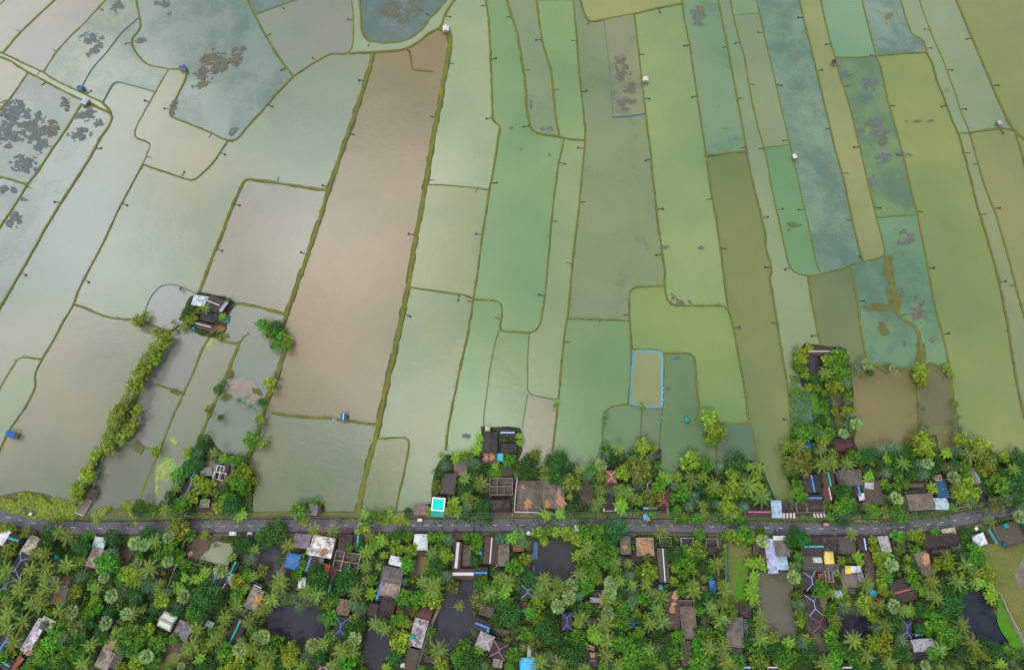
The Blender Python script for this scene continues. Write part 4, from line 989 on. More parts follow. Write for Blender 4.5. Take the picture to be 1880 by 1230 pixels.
for bi, ln in enumerate(BL.split('\n')):
    hd, _, ph = ln.partition('|'); ty, tile, xy, wl, ang, col, rg, h = hd.split()
    x, y = map(float, xy.split(',')); w0, l0 = map(float, wl.split(',')); ang = float(ang); h = float(h)
    if w0 < 25 and l0 < 25 and ty != 'hut' or w0 < 3: continue
    rnd = random.Random(bi*13+5)
    cx, cy, c, w_, l_ = px_rect(tile, x, y, w0, l0, h+(.6 if ty in ('gable', 'hip') else 0))
    sc_ = TL[tile][2]; a_ = -R(ang)
    hw, hl = w0/sc_/2+4, l0/sc_/2+4
    BRECT.append([(cx+u*hw*math.cos(a_)-v*hl*math.sin(a_), cy+u*hw*math.sin(a_)+v*hl*math.cos(a_)) for u, v in ((-1, -1), (1, -1), (1, 1), (-1, 1))])
    z0 = ground_z(cx, cy); rz = R(ang)
    water = not (cy > 955 or any(inside((cx, cy), p) for p in LP))
    if ty == 'raft': z0 = .12
    e = empty(NAMES[ty], (c.x, c.y, z0), rz); e['category'] = CATS[ty]
    if ph: e['label'] = ph+(' with dark hull' if False else '')
    BUILT.append((e, cx, cy, ty, col, rg, ph))
    if ph: LM.append((cx, cy, ph))
    color = C.get(col, (.4, .4, .4)); color = tuple(min(.9, v*rnd.uniform(.88, 1.12)) for v in color); wallc = rnd.choice([(.32, .27, .23), (.24, .2, .17), (.4, .37, .33), (.2, .23, .22)])
    rm = MSTRIPE if col == 'stripe' else {'gable': MSHEET, 'hip': MSHEET, 'shed': MSHEET, 'flat': MCON, 'hut': MSHEET}.get(ty, MPLAIN)
    if col in ('thatch', 'brown', 'tan', 'rust') and ty == 'gable': rm = MTHATCH
    if ty in ('gable', 'hip', 'hut'):
        hh = h-z0; swap = w_ > l_; W2, L2 = (l_, w_) if swap else (w_, l_)
        ov = .3 if ty != 'hut' else .18; W2 -= 2*ov; L2 -= 2*ov; W2 = max(W2, 1.0); L2 = max(L2, 1.2)
        if swap: e.rotation_euler.z = rz+math.pi/2
        rise = W2*(.22 if ty != 'hip' else .2)
        m = MB(); zb = 0
        if ty == 'hut': zb = .7
        body(m, W2, L2, zb, hh)
        if ty != 'hip':
            for s_ in (-1, 1):
                y_ = s_*(L2/2-.02); m.tri((-W2/2, y_, hh), (W2/2, y_, hh), (0, y_, hh+rise-.05))
        m.build('wall', MWALL, e, wallc)
        if ty == 'hut':
            m = MB(); m.box(-W2/2-.3, W2/2+.3, -L2/2-.3, L2/2+.3, .55, .68); m.build('deck', MBARK, e)
            for u in (-1, 1):
                for v in (-1, 1): m = MB(); m.box(u*W2*.42-.07, u*W2*.42+.07, v*L2*.42-.07, v*L2*.42+.07, -1.2, .55); m.build('stilt', MBARK, e)
        if ty == 'hip':
            a, b = W2/2+ov, L2/2+ov; ze = hh-.1; r_ = max(.05, L2/2-W2/2*(.95 if L2 > W2*1.15 else .85)); zr = hh+rise
            th = .08; m = MB()
            for z_, fl in ((0, 0), (-th, 1)):
                A, B_, C_, D_ = (-a, -b, ze+z_), (a, -b, ze+z_), (a, b, ze+z_), (-a, b, ze+z_); P0, P1 = (0, -r_, zr+z_), (0, r_, zr+z_)
                if not fl: m.tri(A, B_, P0); m.tri(C_, D_, P1); m.quad(B_, C_, P1, P0); m.quad(D_, A, P0, P1)
                else: m.tri(B_, A, P0); m.tri(D_, C_, P1); m.quad(C_, B_, P0, P1); m.quad(A, D_, P1, P0)
            for p, q in (((-a, -b), (a, -b)), ((a, -b), (a, b)), ((a, b), (-a, b)), ((-a, b), (-a, -b))): m.quad((*p, ze), (*p, ze-th), (*q, ze-th), (*q, ze))
            rf = m.build('roof', rm, e, color)
            rc = RC_[rg] or (.3, .3, .3); m = MB(); ridge_line(m, (0, -r_, zr), (0, r_, zr), .2)
            for u in (-1, 1):
                for v in (-1, 1): ridge_line(m, (0, v*r_, zr), (u*a, v*b, ze), .2)
            m.build('ridge_cap', MPLAIN, rf, rc)
        else:
            m = MB(); gable_roof(m, W2, L2, hh, rise, ov); 
            m.bar((0, -L2/2-ov, hh+rise+.01), (0, L2/2+ov, hh+rise+.01), .22, .06)
            rf = m.build('roof', rm, e, color)
            if col == 'glass':
                q = MB()
                for i in range(5):
                    for s_ in (-1, 1):
                        y_ = L2*(i-2)/5.6; xx = s_*W2*.28; zz = hh+rise-abs(xx)*rise/(W2/2)+.05
                        q.quad((xx-.9*s_, y_-.45, zz+.9*rise/(W2/2)), (xx+.9*s_, y_-.45, zz-.9*rise/(W2/2)), (xx+.9*s_, y_+.45, zz-.9*rise/(W2/2)), (xx-.9*s_, y_+.45, zz+.9*rise/(W2/2)))
                q.build('light_panels', MPLAIN, rf, (.72, .75, .66))
            if rg != '-':
                k_ = RC_[rg]; wd = .3 if rg != 'w' else .22
                if rg == 'w' and 'wide white ridge' in ph: wd = .6
                m = MB()
                for s_ in (-1, 1):
                    sl = rise/(W2/2); m.quad((0, -L2/2-ov*.5, hh+rise+.12), (0, L2/2+ov*.5, hh+rise+.12), (s_*wd, L2/2+ov*.5, hh+rise+.12-wd*sl), (s_*wd, -L2/2-ov*.5, hh+rise+.12-wd*sl))
                m.build('ridge_cap', MPLAIN, rf, k_)
        openings(e, W2, L2, hh, rnd) if ty != 'hut' else None
    elif ty in ('flat', 'turq'):
        hh = h-z0; a, b = w_/2, l_/2
        if ty == 'turq': b2 = b; 
        m = MB(); body(m, w_-.3, l_-.3, 0, hh-.13); m.build('wall', MWALL, e, wallc if ty == 'flat' else (.3, .6, .55))
        m = MB(); m.box(-a, a, -b, b, hh-.12, hh+.02); rf = m.build('roof', rm if ty == 'flat' else MPLAIN, e, color)
        m = MB(); p_ = .18 if ty == 'flat' else .55; ph_ = rnd.choice([.1, .25, .45]) if ty == 'flat' else .15
        for bx_ in ((-a, a, -b, -b+p_), (-a, a, b-p_, b), (-a, -a+p_, -b+p_+.002, b-p_-.002), (a-p_, a, -b+p_+.002, b-p_-.002)): m.box(*bx_, hh+.022, hh+.02+ph_)
        m.build('parapet', MWALL if ty == 'flat' else MPLAIN, rf, tuple(min(.9, v*1.15+.02) for v in color) if ty == 'flat' else (.85, .87, .87))
        if ty == 'turq':
            m = MB(); m.quad((-a, -b-.02, hh-.4), (-a, -b-2.2, hh-1.2), (a, -b-2.2, hh-1.2), (a, -b-.02, hh-.4)); m.quad((-a, -b-.02, hh-.46), (a, -b-.02, hh-.46), (a, -b-2.2, hh-1.26), (-a, -b-2.2, hh-1.26)); m.build('awning', MPLAIN, e, (.0, .36, .30))
        openings(e, w_-.3, l_-.3, hh, rnd)
        # clutter lying on big roofs belongs to the scene as things of its own
    elif ty == 'shed':
        hh = h-z0; a, b = w_/2, l_/2; dz = .12*min(l_, 3)*rnd.choice([1, -1]); th = .06
        A, B_, C_, D_ = (-a, -b, hh-dz), (a, -b, hh-dz), (a, b, hh+dz), (-a, b, hh+dz); dn = lambda p: (p[0], p[1], p[2]-th)
        m = MB(); m.quad(A, B_, C_, D_); m.quad(dn(D_), dn(C_), dn(B_), dn(A))
        for p, q in ((A, B_), (B_, C_), (C_, D_), (D_, A)): m.quad(p, dn(p), dn(q), q)
        m.build('roof', rm, e, color)
        for u in (-1, 1):
            for v in (-1, 1): m = MB(); m.box(u*a*.86-.06, u*a*.86+.06, v*b*.86-.06, v*b*.86+.06, -.2, hh+v*dz*.86-.08); m.build('post', MBARK, e)
    elif ty in ('ruin', 'court'):
        hh = h-z0; m = MB(); t = .24 if ty == 'ruin' else .16; body(m, w_, l_, 0, hh, t); m.build('outer_wall', MWALL, e, tuple(min(.8, v*1.25) for v in color))
        if ty == 'ruin':
            nx = max(2, round(w_/3.4)); ny = max(1, round(l_/3.4)); m = MB()
            for i in range(1, nx):
                x_ = -w_/2+w_*i/nx+rnd.uniform(-.3, .3); m.box(x_-t/2, x_+t/2, -l_/2+t+.01, (l_/2-t-.01) if i % 2 else 0, .01, hh-.06)
            for j in range(1, ny):
                y_ = -l_/2+l_*j/ny+rnd.uniform(-.3, .3); m.box(-w_/2+t+.01, w_/2-t-.01, y_-t/2, y_+t/2, .01, hh-.12)
            m.build('room_walls', MWALL, e, tuple(min(.8, v*1.2) for v in color))
        m = MB(); m.box(-w_/2+t+.01, w_/2-t-.01, -l_/2+t+.01, l_/2-t-.01, .13, .16 if ty == 'court' else .2)
        fc = {'small walled vegetable bed below the road': (.05, .12, .03)}.get(ph, (.09, .08, .08) if 'dark' in ph else (.17, .15, .13)); m.build('floor', MCON, e, fc)
    elif ty == 'raft':
        m = MB(); m.box(-w_/2, w_/2, -l_/2, l_/2, .05, h); m.build('deck', MTARP, e, color)
        m = MB(); body(m, w_+.2, l_+.2, .0, h+.12, .1); m.build('frame', MBARK, e)
    elif ty == 'tarp':
        hh = h-z0; nx, ny = 12, 12; m = MB(); s0 = rnd.random()*50
        for j in range(ny+1):
            for i in range(nx+1):
                u, v = i/nx*2-1, j/ny*2-1; r_ = max(abs(u), abs(v))
                z = hh*(1-.16*u*u)+.22*noise.noise(Vector((u*2.2, v*2.2, s0))); e_ = 1+.05*noise.noise(Vector((u*3, v*3, s0+4)))
                if r_ > .99: z -= .5
                m.v.append((u*w_/2*e_, v*l_/2*e_, z))
        for j in range(ny):
            for i in range(nx): a = j*(nx+1)+i; m.f.append((a, a+1, a+nx+2, a+nx+1)); m.t.append(None)
        m.build('sheet', MTARP, e, color, True)
        if hh > 1.2:
            m = MB(); body(m, w_*.8, l_*.8, 0, hh*.72); m.build('frame', MBARK, e)
# clutter, tanks, poles and other small things -------------------------------------------------
def small(name, tile, x, y, h, rz, label, cat, group=None):
    cx, cy = T(tile, x, y); c = G(cx, cy, h); e = empty(name, (c.x, c.y, h), R(rz)); tag(e, label, cat, group); return e
for t, x, y, h, r_, col, lab in (('A', 830, 780, .62, 1.1, 'teal', 'turquoise water tank on bare ground in the left clearing'), ('D', 1250, 725, .62, .85, 'sky', 'blue water tank on a grey slab beside the long maroon roof'), ('T', 215, 765, 3.7, .8, 'sky', 'blue water tank on the straw covered flat roof'),
        ('L', 300, 755, 3.65, .9, 'teal', 'turquoise water tank on the pale stained roof'), ('L', 1355, 670, 3.4, .7, 'teal', 'green water tank on the black roof right of the long pond'), ('O', 1380, 145, .62, 1.5, 'sky', 'big round blue water tank beside a golden palm'),
        ('H', 1570, 500, 2.5, 1.0, 'teal', 'upper turquoise tank on the dark slab at the right edge'), ('H', 1550, 765, 2.5, .95, 'dteal', 'lower dark green tank on the dark slab at the right edge'), ('R', 810, 395, .62, .85, 'teal', 'turquoise water tank in the roadside island yard'),
        ('R', 1075, 430, .62, .6, 'teal', 'small green drum beside the white drum in the island village'), ('M', 875, 950, .62, .65, 'teal', 'small turquoise drum beside the roof with planks'), ('Q', 430, 640, .62, .7, 'sky', 'light blue drum at the island house water edge'), ('k', 1232, 660, .5, 1.1, 'teal', 'turquoise drum standing on a mud islet in the green pond'), ('E', 80, 453, .62, .95, 'white', 'larger of two white drums beside the square pond'), ('E', 131, 453, .62, .6, 'white', 'smaller of two white drums beside the square pond')):
    e = small('water_tank', t, x, y, h, 0, lab, 'water tank'); m = MB(); m.lathe([(r_, 0), (r_, .9*r_), (r_*.98, 1.25*r_), (r_*.72, 1.55*r_), (r_*.3, 1.7*r_)], 14); m.build('body', MPLAIN, e, C[col], True)
    m = MB(); m.lathe([(r_*.3, 1.68*r_), (r_*.3, 1.8*r_), (r_*.05, 1.84*r_)], 10); m.build('lid', MPLAIN, e, tuple(v*.8 for v in C[col]))
mud = sheet('mud_islet', [blobpoly(*T('k', 1232, 665), 6, 6, 0, 4)], PM['olive'], .49)
def heap(name, tile, x, y, rx, ry, h, col, label, cat, z=LZ, mat=None, seed=0):
    cx, cy = T(tile, x, y); s_ = TL[tile][2]; c = G(cx, cy, z); k = mpp(cx, cy); rx = rx/s_*k; ry = ry/s_*k; m = MB(); rows, seg = 6, 22
    for j in range(rows+1):
        q = j/rows
        for i in range(seg):
            a = 6.2832*i/seg; n_ = 1+.35*noise.noise(Vector((math.cos(a)*2, math.sin(a)*2, seed)))*2+.2*noise.noise(Vector((math.cos(a)*6, math.sin(a)*6, seed+q*3)))
            m.v.append((rx*q*n_*math.cos(a), ry*q*n_*math.sin(a), h*(1-q*q)*(1+.5*noise.noise(Vector((math.cos(a)*q*3, math.sin(a)*q*3, seed+2))))-.02*(q == 1)+.004))
    for j in range(rows):
        for i in range(seg): a = j*seg+i; b = j*seg+(i+1) % seg; m.f.append((a, a+seg, b+seg, b)); m.t.append(None)
    o = m.build(name, mat or MSTRAW, None, col, True); o.location = (c.x, c.y, z); tag(o, label, cat)
OR = (.46, .27, .17); SA = (.55, .36, .24)
for i, a in enumerate((('straw_heap', 'S', 1460, 1110, 90, 120, .25, OR, 'orange straw heap lying low in the walled yard', 'straw heap'), ('straw_heap', 'S', 1390, 880, 70, 60, .2, OR, 'upper pink orange straw heap in the walled yard', 'straw heap'),
    ('brick_heap', 'A', 950, 1080, 90, 35, .5, (.28, .10, .06), 'heap of red bricks between the left palms', 'brick heap'), ('wood_heap', 'B', 840, 745, 45, 45, .6, (.62, .42, .28), 'pale cut wood heap beside the shallow pond', 'wood heap'), ('earth_heap', 'C', 870, 450, 55, 30, .6, (.36, .17, .09), 'orange earth heap between two roadside palms', 'earth heap'),
    ('leaf_heap', 'I', 830, 210, 70, 90, .2, (.36, .22, .06), 'rusty dry leaf heap on the bare strip, left', 'leaf heap'), ('net_heap', 'Q', 820, 640, 55, 45, .6, (.26, .12, .08), 'reddish brown net heap at the island shore', 'net heap'), ('net_heap', 'Q', 705, 650, 50, 60, .6, (.24, .12, .10), 'pinkish net heap beside the dark thatched island roof', 'net heap'))):
    heap(*a, seed=i*3.3)
for i, a in enumerate((('straw_heap', 'T', 230, 1010, 75, 70, .4, OR, 'round orange straw heap on the flat roof', 'straw heap', 3.62), ('straw_heap', 'T', 40, 1040, 40, 50, .3, (.5, .22, .1), 'small rusty straw heap on the flat roof corner', 'straw heap', 3.62), ('straw_heap', 'T', 205, 870, 35, 90, .2, OR, 'long orange straw heap on the flat roof', 'straw heap', 3.62), ('straw_heap', 'E', 1725, 640, 90, 85, .3, (.42, .28, .18), 'brown straw heap on the tan flat roof', 'straw heap', 3.62), ('straw_heap', 'E', 1440, 650, 35, 30, .2, (.55, .35, .14), 'yellow straw heap on the narrow concrete roof', 'straw heap', 3.62),
    ('sand_heap', 'N', 300, 170, 40, 65, .7, SA, 'topmost pale sand heap on the long rusty roof', 'sand heap', 3.62), ('sand_heap', 'N', 285, 290, 35, 32, .5, SA, 'middle pale sand heap on the long rusty roof', 'sand heap', 3.62), ('sand_heap', 'N', 265, 375, 50, 55, .7, SA, 'lowest pale sand heap on the long rusty roof', 'sand heap', 3.62), ('straw_heap', 'j', 1625, 918, 20, 34, .2, (.42, .22, .12), 'left straw panel on the rusty brown roof', 'straw heap', 3.22), ('straw_heap', 'j', 1667, 918, 20, 34, .2, (.46, .24, .13), 'right straw panel on the rusty brown roof', 'straw heap', 3.22), ('rubble_heap', 'C', 880, 720, 70, 55, .4, (.35, .22, .16), 'broken tile heap on the large white roof', 'rubble heap', 4.52), ('rubble_heap', 'I', 400, 980, 60, 35, .25, (.36, .27, .24), 'brick rubble on the end of the long white roof', 'rubble heap', 3.82), ('straw_heap', 'J', 1800, 240, 55, 70, .2, (.62, .34, .10), 'orange straw heap on the grey stained roof', 'straw heap', 3.82), ('straw_heap', 'H', 460, 960, 50, 80, .2, (.5, .33, .2), 'golden straw heap on the thatched roof', 'straw heap', 5.0), ('straw_heap', 'n', 990, 640, 14, 14, .1, (.45, .36, .1), 'yellow straw heap on the grey stained roof corner', 'straw heap', 3.32))):
    heap(*a, seed=i*5.7+90)
# timber stacks, planks, boundary walls
def planks(name, tile, x, y, L_, W_, n_, ang, z, col, label, cat):
    e = small(name, tile, x, y, z, ang, label, cat); m = MB()
    for i in range(n_):
        u = -W_/2+W_*(i+.5)/n_; m.bar((-L_/2+random.uniform(-.15, .15), u, .08), (L_/2+random.uniform(-.15, .15), u, .08), W_/n_*.8, .14)
        if i < n_-1: m.bar((-L_/2+random.uniform(0, .2), u+W_/n_/2, .23), (L_/2-random.uniform(0, .2), u+W_/n_/2, .23), W_/n_*.8, .14)
    m.build('boards', MTHATCH, e, col)
planks('timber_stack', 'G', 1250, 281, 6.6, .95, 5, 0, .88, (.5, .25, .16), 'long orange timber stack at the road edge', 'timber stack')
planks('timber_stack', 'G', 1432, 285, 2.4, .95, 5, 0, .88, (.5, .25, .16), 'short orange timber stack at the road edge', 'timber stack')
planks('board_stack', 'M', 985, 1040, 3.0, 2.0, 6, 88, 3.9, (.55, .34, .2), 'tan boards lying on the black roof among trees', 'boards')
WALLS = [('B 790,560 745,690 690,800', .5, (.36, .27, .24), 'brown boundary wall left of the pale pond'), ('B 680,880 560,1200', .5, (.3, .24, .2), 'brown boundary wall running down from the pale pond'), ('B 800,850 950,890 1110,930', .25, (.22, .2, .19), 'grey wall closing the bottom of the pale pond'), ('B 1480,720 1370,960', .3, (.4, .36, .33), 'pale wall on the right of the pale pond'),
 ('S 1305,755 1280,960 1262,1225 D 1720,155 1845,160 E 0,160 120,160', .3, (.75, .55, .62), 'pink wall around the straw strewn yard'), ('E 120,162 225,168', .3, (.4, .8, .75), 'short aqua wall beside the white gate block'), ('J 320,650 560,740 840,840', .35, (.12, .11, .12), 'dark wall below the translucent roof'), ('F 1385,600 1400,760', .4, (.14, .11, .1), 'dark wall at the grass lot right edge'), ('P 1475,285 1600,560 1760,860 1845,1060', .25, (.42, .38, .34), 'low pale wall beside the lush bank and field'),
 ('X 165,950 210,1190', .5, (.75, .75, .75), 'white wall left of the large grey concrete roof'), ('V 690,640 715,900 745,1190', .4, (.02, .09, .08), 'dark green hedge net between garden plots'), ('V 470,1005 690,1000', .2, (.05, .3, .15), 'green rail across the garden plots'), ('A 740,240 880,262 990,262 1060,215 1130,90', .15, (.02, .22, .2), 'dark teal net along the roadside weeds, left'), ('A 1260,240 1300,275 1560,278 1845,262', .15, (.02, .22, .2), 'dark teal net along the roadside weeds, right of channel'),
 ('n 0,152 220,150 470,150 720,156', .12, (.16, .14, .1), 'low fence along the road beside the wide pond'), ('F 1040,540 1040,820 1050,1180', .4, (.03, .16, .13), 'dark green net along the grass lot left side'), ('L 640,380 560,640 540,860', .25, (.4, .33, .25), 'low bank wall left of the long pond'), ('D 1470,930 1480,770', .3, (.5, .45, .35), 'pale wall right of the concrete roof'), ('O 1630,0 1700,230', .3, (.4, .38, .36), 'grey wall left of the broad dark roof')]
for i, (s_, wd, col, lab) in enumerate(WALLS):
    P_ = resample([G(x, y) for x, y in pts(s_)], 3); m = MB(); hh = 1.5 if 'net' not in lab and 'rail' not in lab and 'low' not in lab else .8
    for a, b in zip(P_, P_[1:]): m.bar(a+Vector((0, 0, LZ+.2+hh/2-.2)), b+Vector((0, 0, LZ+.2+hh/2-.2)), wd, hh)
    o = m.build('net_screen' if 'net' in lab else 'boundary_wall', MPLAIN, None, col); tag(o, lab, 'net screen' if 'net' in lab else 'wall')
# roadside channel north-west
for s_, lab in (('i 700,905 625,1150', 'left concrete channel wall beside the jetty hut'), ('i 740,905 665,1140', 'teal lined channel wall beside the jetty hut')):
    P_ = [G(x, y) for x, y in pts(s_)]; m = MB(); m.bar(P_[0]+Vector((0, 0, .5)), P_[1]+Vector((0, 0, .5)), .5, .9); tag(m.build('channel_wall', MPLAIN, None, (.16, .24, .24) if 'teal' in lab else (.2, .16, .15)), lab, 'wall')
e = small('footbridge', 'm', 605, 60, .9, -20, 'brown planked footbridge with white end rail by the road', 'footbridge')
m = MB()
for i in range(14): m.box(-1.9, 1.9, -4.2+i*.6, -3.68+i*.6, .1, .2)
m.build('deck', MBARK, e); m = MB(); m.box(-2.1, 2.1, -4.5, -4.25, .1, .9); m.build('end_rail', MPLAIN, e, (.8, .78, .8))
for u in (-1, 1): m = MB(); m.box(u*2.05-.07, u*2.05+.07, -4.2, 4.2, .1, .8); m.build('side_rail', MPLAIN, e, (.5, .48, .46))
# poles and wires along the north verge
PL = [(-60, 912), (60, 937), (208, 949), (355, 949), (545, 948), (735, 948), (941, 948), (1145, 947), (1338, 950), (1563, 951), (1758, 932), (1930, 900)]
tops = []
for i, (x, y) in enumerate(PL):
    g = G(x, y, .8); e = empty('utility_pole', g, 0)
    tag(e, 'concrete utility pole on the north road verge'+(f', number {i} from the left' if 0 < i < 11 else ' outside'), 'utility pole', 'utility poles along the road')
    if 0 < i < 11: e['label'] = ['', 'leftmost utility pole on the north verge by the weeds', 'utility pole beside the channel at the road', 'utility pole beside the red earth plots', 'utility pole beside the stall standing over the wide pond', 'utility pole left of the rosy brown stall', 'utility pole beside the pink yard wall corner', 'utility pole by the roadside maroon hip roof', 'utility pole in the trees left of the pink ridged roof', 'utility pole beside the orange timber stack', 'utility pole beside the pale blue gable roof at the bend'][i]
    m = MB(); m.tube([(0, 0, -.5), (0, 0, 4), (0, 0, 8.2)], [.17, .14, .10], 7); m.build('pole', MPLAIN, e, (.5, .5, .5)); m = MB(); m.box(-.06, .06, -.9, .9, 7.6, 7.72); m.build('crossarm', MPLAIN, e, (.35, .35, .35))
    tops.append(g+Vector((0, 0, 7.75)))
for k, off in enumerate((-.8, 0, .8)):
    m = MB()
    for a, b in zip(tops, tops[1:]):
        q = [a.lerp(b, t/8)+Vector((0, off, -1.1*4*(t/8)*(1-t/8))) for t in range(9)]
        for c, d_ in zip(q, q[1:]): m.bar(c, d_, .05)
    tag(m.build('power_cable', MPLAIN, None, (.25, .25, .26)), ['southern strand of the three power cables along the road', 'middle strand of the three power cables along the road', 'northern strand of the three power cables along the road'][k], 'cable', 'power cables along the road')
# people (one skinned body each), vehicles
def person_mesh(pose):
    V = [(0, 0, .92), (0, 0, 1.12), (0, 0, 1.36), (0, 0, 1.5), (0, .02, 1.66), (.1, 0, .88), (.12, .03, .48), (.12, 0, .06), (.12, .12, .04), (-.1, 0, .88), (-.12, .03, .48), (-.12, 0, .06), (-.12, .12, .04), (.19, 0, 1.38), (.25, .0, 1.12), (.27, .12, .9), (-.19, 0, 1.38), (-.25, 0, 1.12), (-.27, .12, .9)]
    if pose == 'ride':
        V = [(0, -.1, .82), (0, -.05, 1.02), (0, .02, 1.24), (0, .06, 1.38), (0, .1, 1.52), (.1, -.05, .8), (.18, .32, .78), (.18, .2, .36), (.18, .34, .32), (-.1, -.05, .8), (-.18, .32, .78), (-.18, .2, .36), (-.18, .34, .32), (.19, .04, 1.26), (.27, .22, 1.08), (.26, .48, 1.02), (-.19, .04, 1.26), (-.27, .22, 1.08), (-.26, .48, 1.02)]
    E_ = [(0, 1), (1, 2), (2, 3), (3, 4), (0, 5), (5, 6), (6, 7), (7, 8), (0, 9), (9, 10), (10, 11), (11, 12), (2, 13), (13, 14), (14, 15), (2, 16), (16, 17), (17, 18)]
    RD = [.13, .13, .14, .055, .11, .09, .065, .045, .035, .09, .065, .045, .035, .055, .045, .035, .055, .045, .035]
    me = D.meshes.new('person'); me.from_pydata(V, E_, []); me.materials.append(MPLAIN)
    o = D.objects.new('person', me); COL.objects.link(o); md = o.modifiers.new('skin', 'SKIN')
    if not me.skin_vertices: 
        pass
    for i, r_ in enumerate(RD): me.skin_vertices[0].data[i].radius = (r_, r_*.85)
    me.skin_vertices[0].data[0].use_root = True; o.modifiers.new('sub', 'SUBSURF').levels = 1
    dg = bpy.context.evaluated_depsgraph_get(); out = D.meshes.new_from_object(o.evaluated_get(dg)); D.objects.remove(o); out.name = 'person_'+pose; out.shade_smooth(); return out
PMESH = {'stand': person_mesh('stand'), 'ride': person_mesh('ride')}
def person(loc, rz, pose, shirt, label, hair=True, group=None):
    o = link('person', PMESH[pose], None, shirt); o.location = loc; o.rotation_euler.z = rz; tag(o, label, 'person', group)
    m = MB(); c = (0, .1, 1.52) if pose == 'ride' else (0, .02, 1.66)
    for k in range(1): m.lathe([(.135, c[2]-.02), (.125, c[2]+.07), (.07, c[2]+.13), (.01, c[2]+.145)], 9, (0, c[1]-.02))
    m.build('hair', MPLAIN, o, (.012, .01, .01), True)
def wheel(e, x, y, r_, wd, name='wheel'):
    m = MB(); m.tube([(x-wd/2, y, r_), (x+wd/2, y, r_)], [r_, r_], 14); m.tube([(x+wd/2, y, r_), (x-wd/2, y, r_)], [r_, r_], 14); w1 = m.build(name, MPLAIN, e, (.02, .02, .02))
    m = MB(); m.tube([(x-wd/2-.01, y, r_), (x+wd/2+.01, y, r_)], [r_*.55, r_*.55], 10); m.build('rim', MPLAIN, w1, (.4, .4, .4))
def roadpt(tile, x, y): cx, cy = T(tile, x, y); g = G(cx, cy, .93); return g
def motorbike(tile, x, y, rz, col, shirt, desc, load=None):
    g = roadpt(tile, x, y); e = empty('motorcycle', g, R(rz)); tag(e, desc, 'motorcycle'); wheel(e, 0, .65, .29, .1); wheel(e, 0, -.6, .29, .12)
    m = MB(); m.bar((0, .3, .72), (0, -.15, .72), .26, .22); m.bar((0, .1, .4), (0, -.3, .4), .24, .3); m.bar((0, -.5, .55), (0, -.9, .6), .16, .06); m.build('body', MPLAIN, e, col)
    m = MB(); m.bar((0, -.1, .8), (0, -.75, .83), .25, .1); m.build('seat', MPLAIN, e, (.03, .03, .03)); m = MB(); m.bar((-.34, .42, 1.02), (.34, .42, 1.02), .05); m.bar((0, .42, 1.0), (0, .66, .3), .07); m.build('handlebar', MPLAIN, e, (.2, .2, .2))
    person(g-Vector((0, 0, .02)), R(rz), 'ride', shirt, 'person riding the '+desc.replace(' on the road', ''))
motorbike('B', -18, 330, -90, (.05, .05, .06), (.03, .04, .1), 'black motorcycle on the left stretch of road')
motorbike('C', 85, 305, -90, (.05, .05, .06), (.75, .73, .8), 'motorcycle with white shirted rider above the dark pond')
motorbike('D', 895, 410, 90, (.2, .05, .05), (.2, .12, .1), 'reddish motorcycle near the long upright brown roof')
motorbike('D', 1150, 395, 20, (.1, .12, .14), (.2, .28, .3), 'grey motorcycle parked slanting near the vegetable trees')
motorbike('D', 1250, 345, 90, (.05, .05, .05), (.1, .1, .1), 'dark motorcycle on the centre line')
motorbike('E', 845, 315, 90, (.4, .02, .03), (.35, .03, .05), 'red motorcycle above the dense trees')
motorbike('E', 1785, 315, 90, (.05, .05, .06), (.12, .08, .15), 'dark motorcycle near the blue parasol')
motorbike('G', 838, 410, 90, (.2, .03, .05), (.3, .06, .1), 'maroon motorcycle right of the red rickshaw')
motorbike('H', 1225, 450, 60, (.06, .06, .08), (.2, .1, .2), 'dark motorcycle parked by the bend in the road')
def rickshaw(tile, x, y, rz, col, roof, desc):
    g = roadpt(tile, x, y); e = empty('auto_rickshaw', g, R(rz)); tag(e, desc, 'rickshaw'); wheel(e, 0, .95, .22, .1); wheel(e, .55, -.75, .22, .1); wheel(e, -.55, -.75, .22, .1)
    m = MB(); m.box(-.6, .6, -1.15, .5, .25, .95); m.bar((0, .45, .55), (0, 1.15, .6), .6, .6); m.build('body', MPLAIN, e, col); m = MB(); m.box(-.64, .64, -1.2, .75, 1.68, 1.78); m.build('canopy', MPLAIN, e, roof)
    m = MB(); m.quad((-.45, .78, 1.0), (.45, .78, 1.0), (.5, .62, 1.66), (-.5, .62, 1.66)); m.build('windscreen', MPLAIN, e, (.2, .25, .28))
    for u in (-1, 1):
        for v in (-1.12, .6): m = MB(); m.bar((u*.58, v, .95), (u*.58, v, 1.68), .05); m.build('canopy_post', MPLAIN, e, (.1, .1, .1))
rickshaw('G', 712, 330, 90, (.35, .08, .05), (.52, .26, .22), 'red rickshaw with pinkish canopy on the road')
rickshaw('D', 390, 270, 90, (.15, .1, .08), (.72, .64, .55), 'cream roofed rickshaw near the turquoise roof')
rickshaw('E', 1745, 258, 100, (.4, .15, .1), (.5, .2, .15), 'orange rickshaw cart beside the blue parasol')
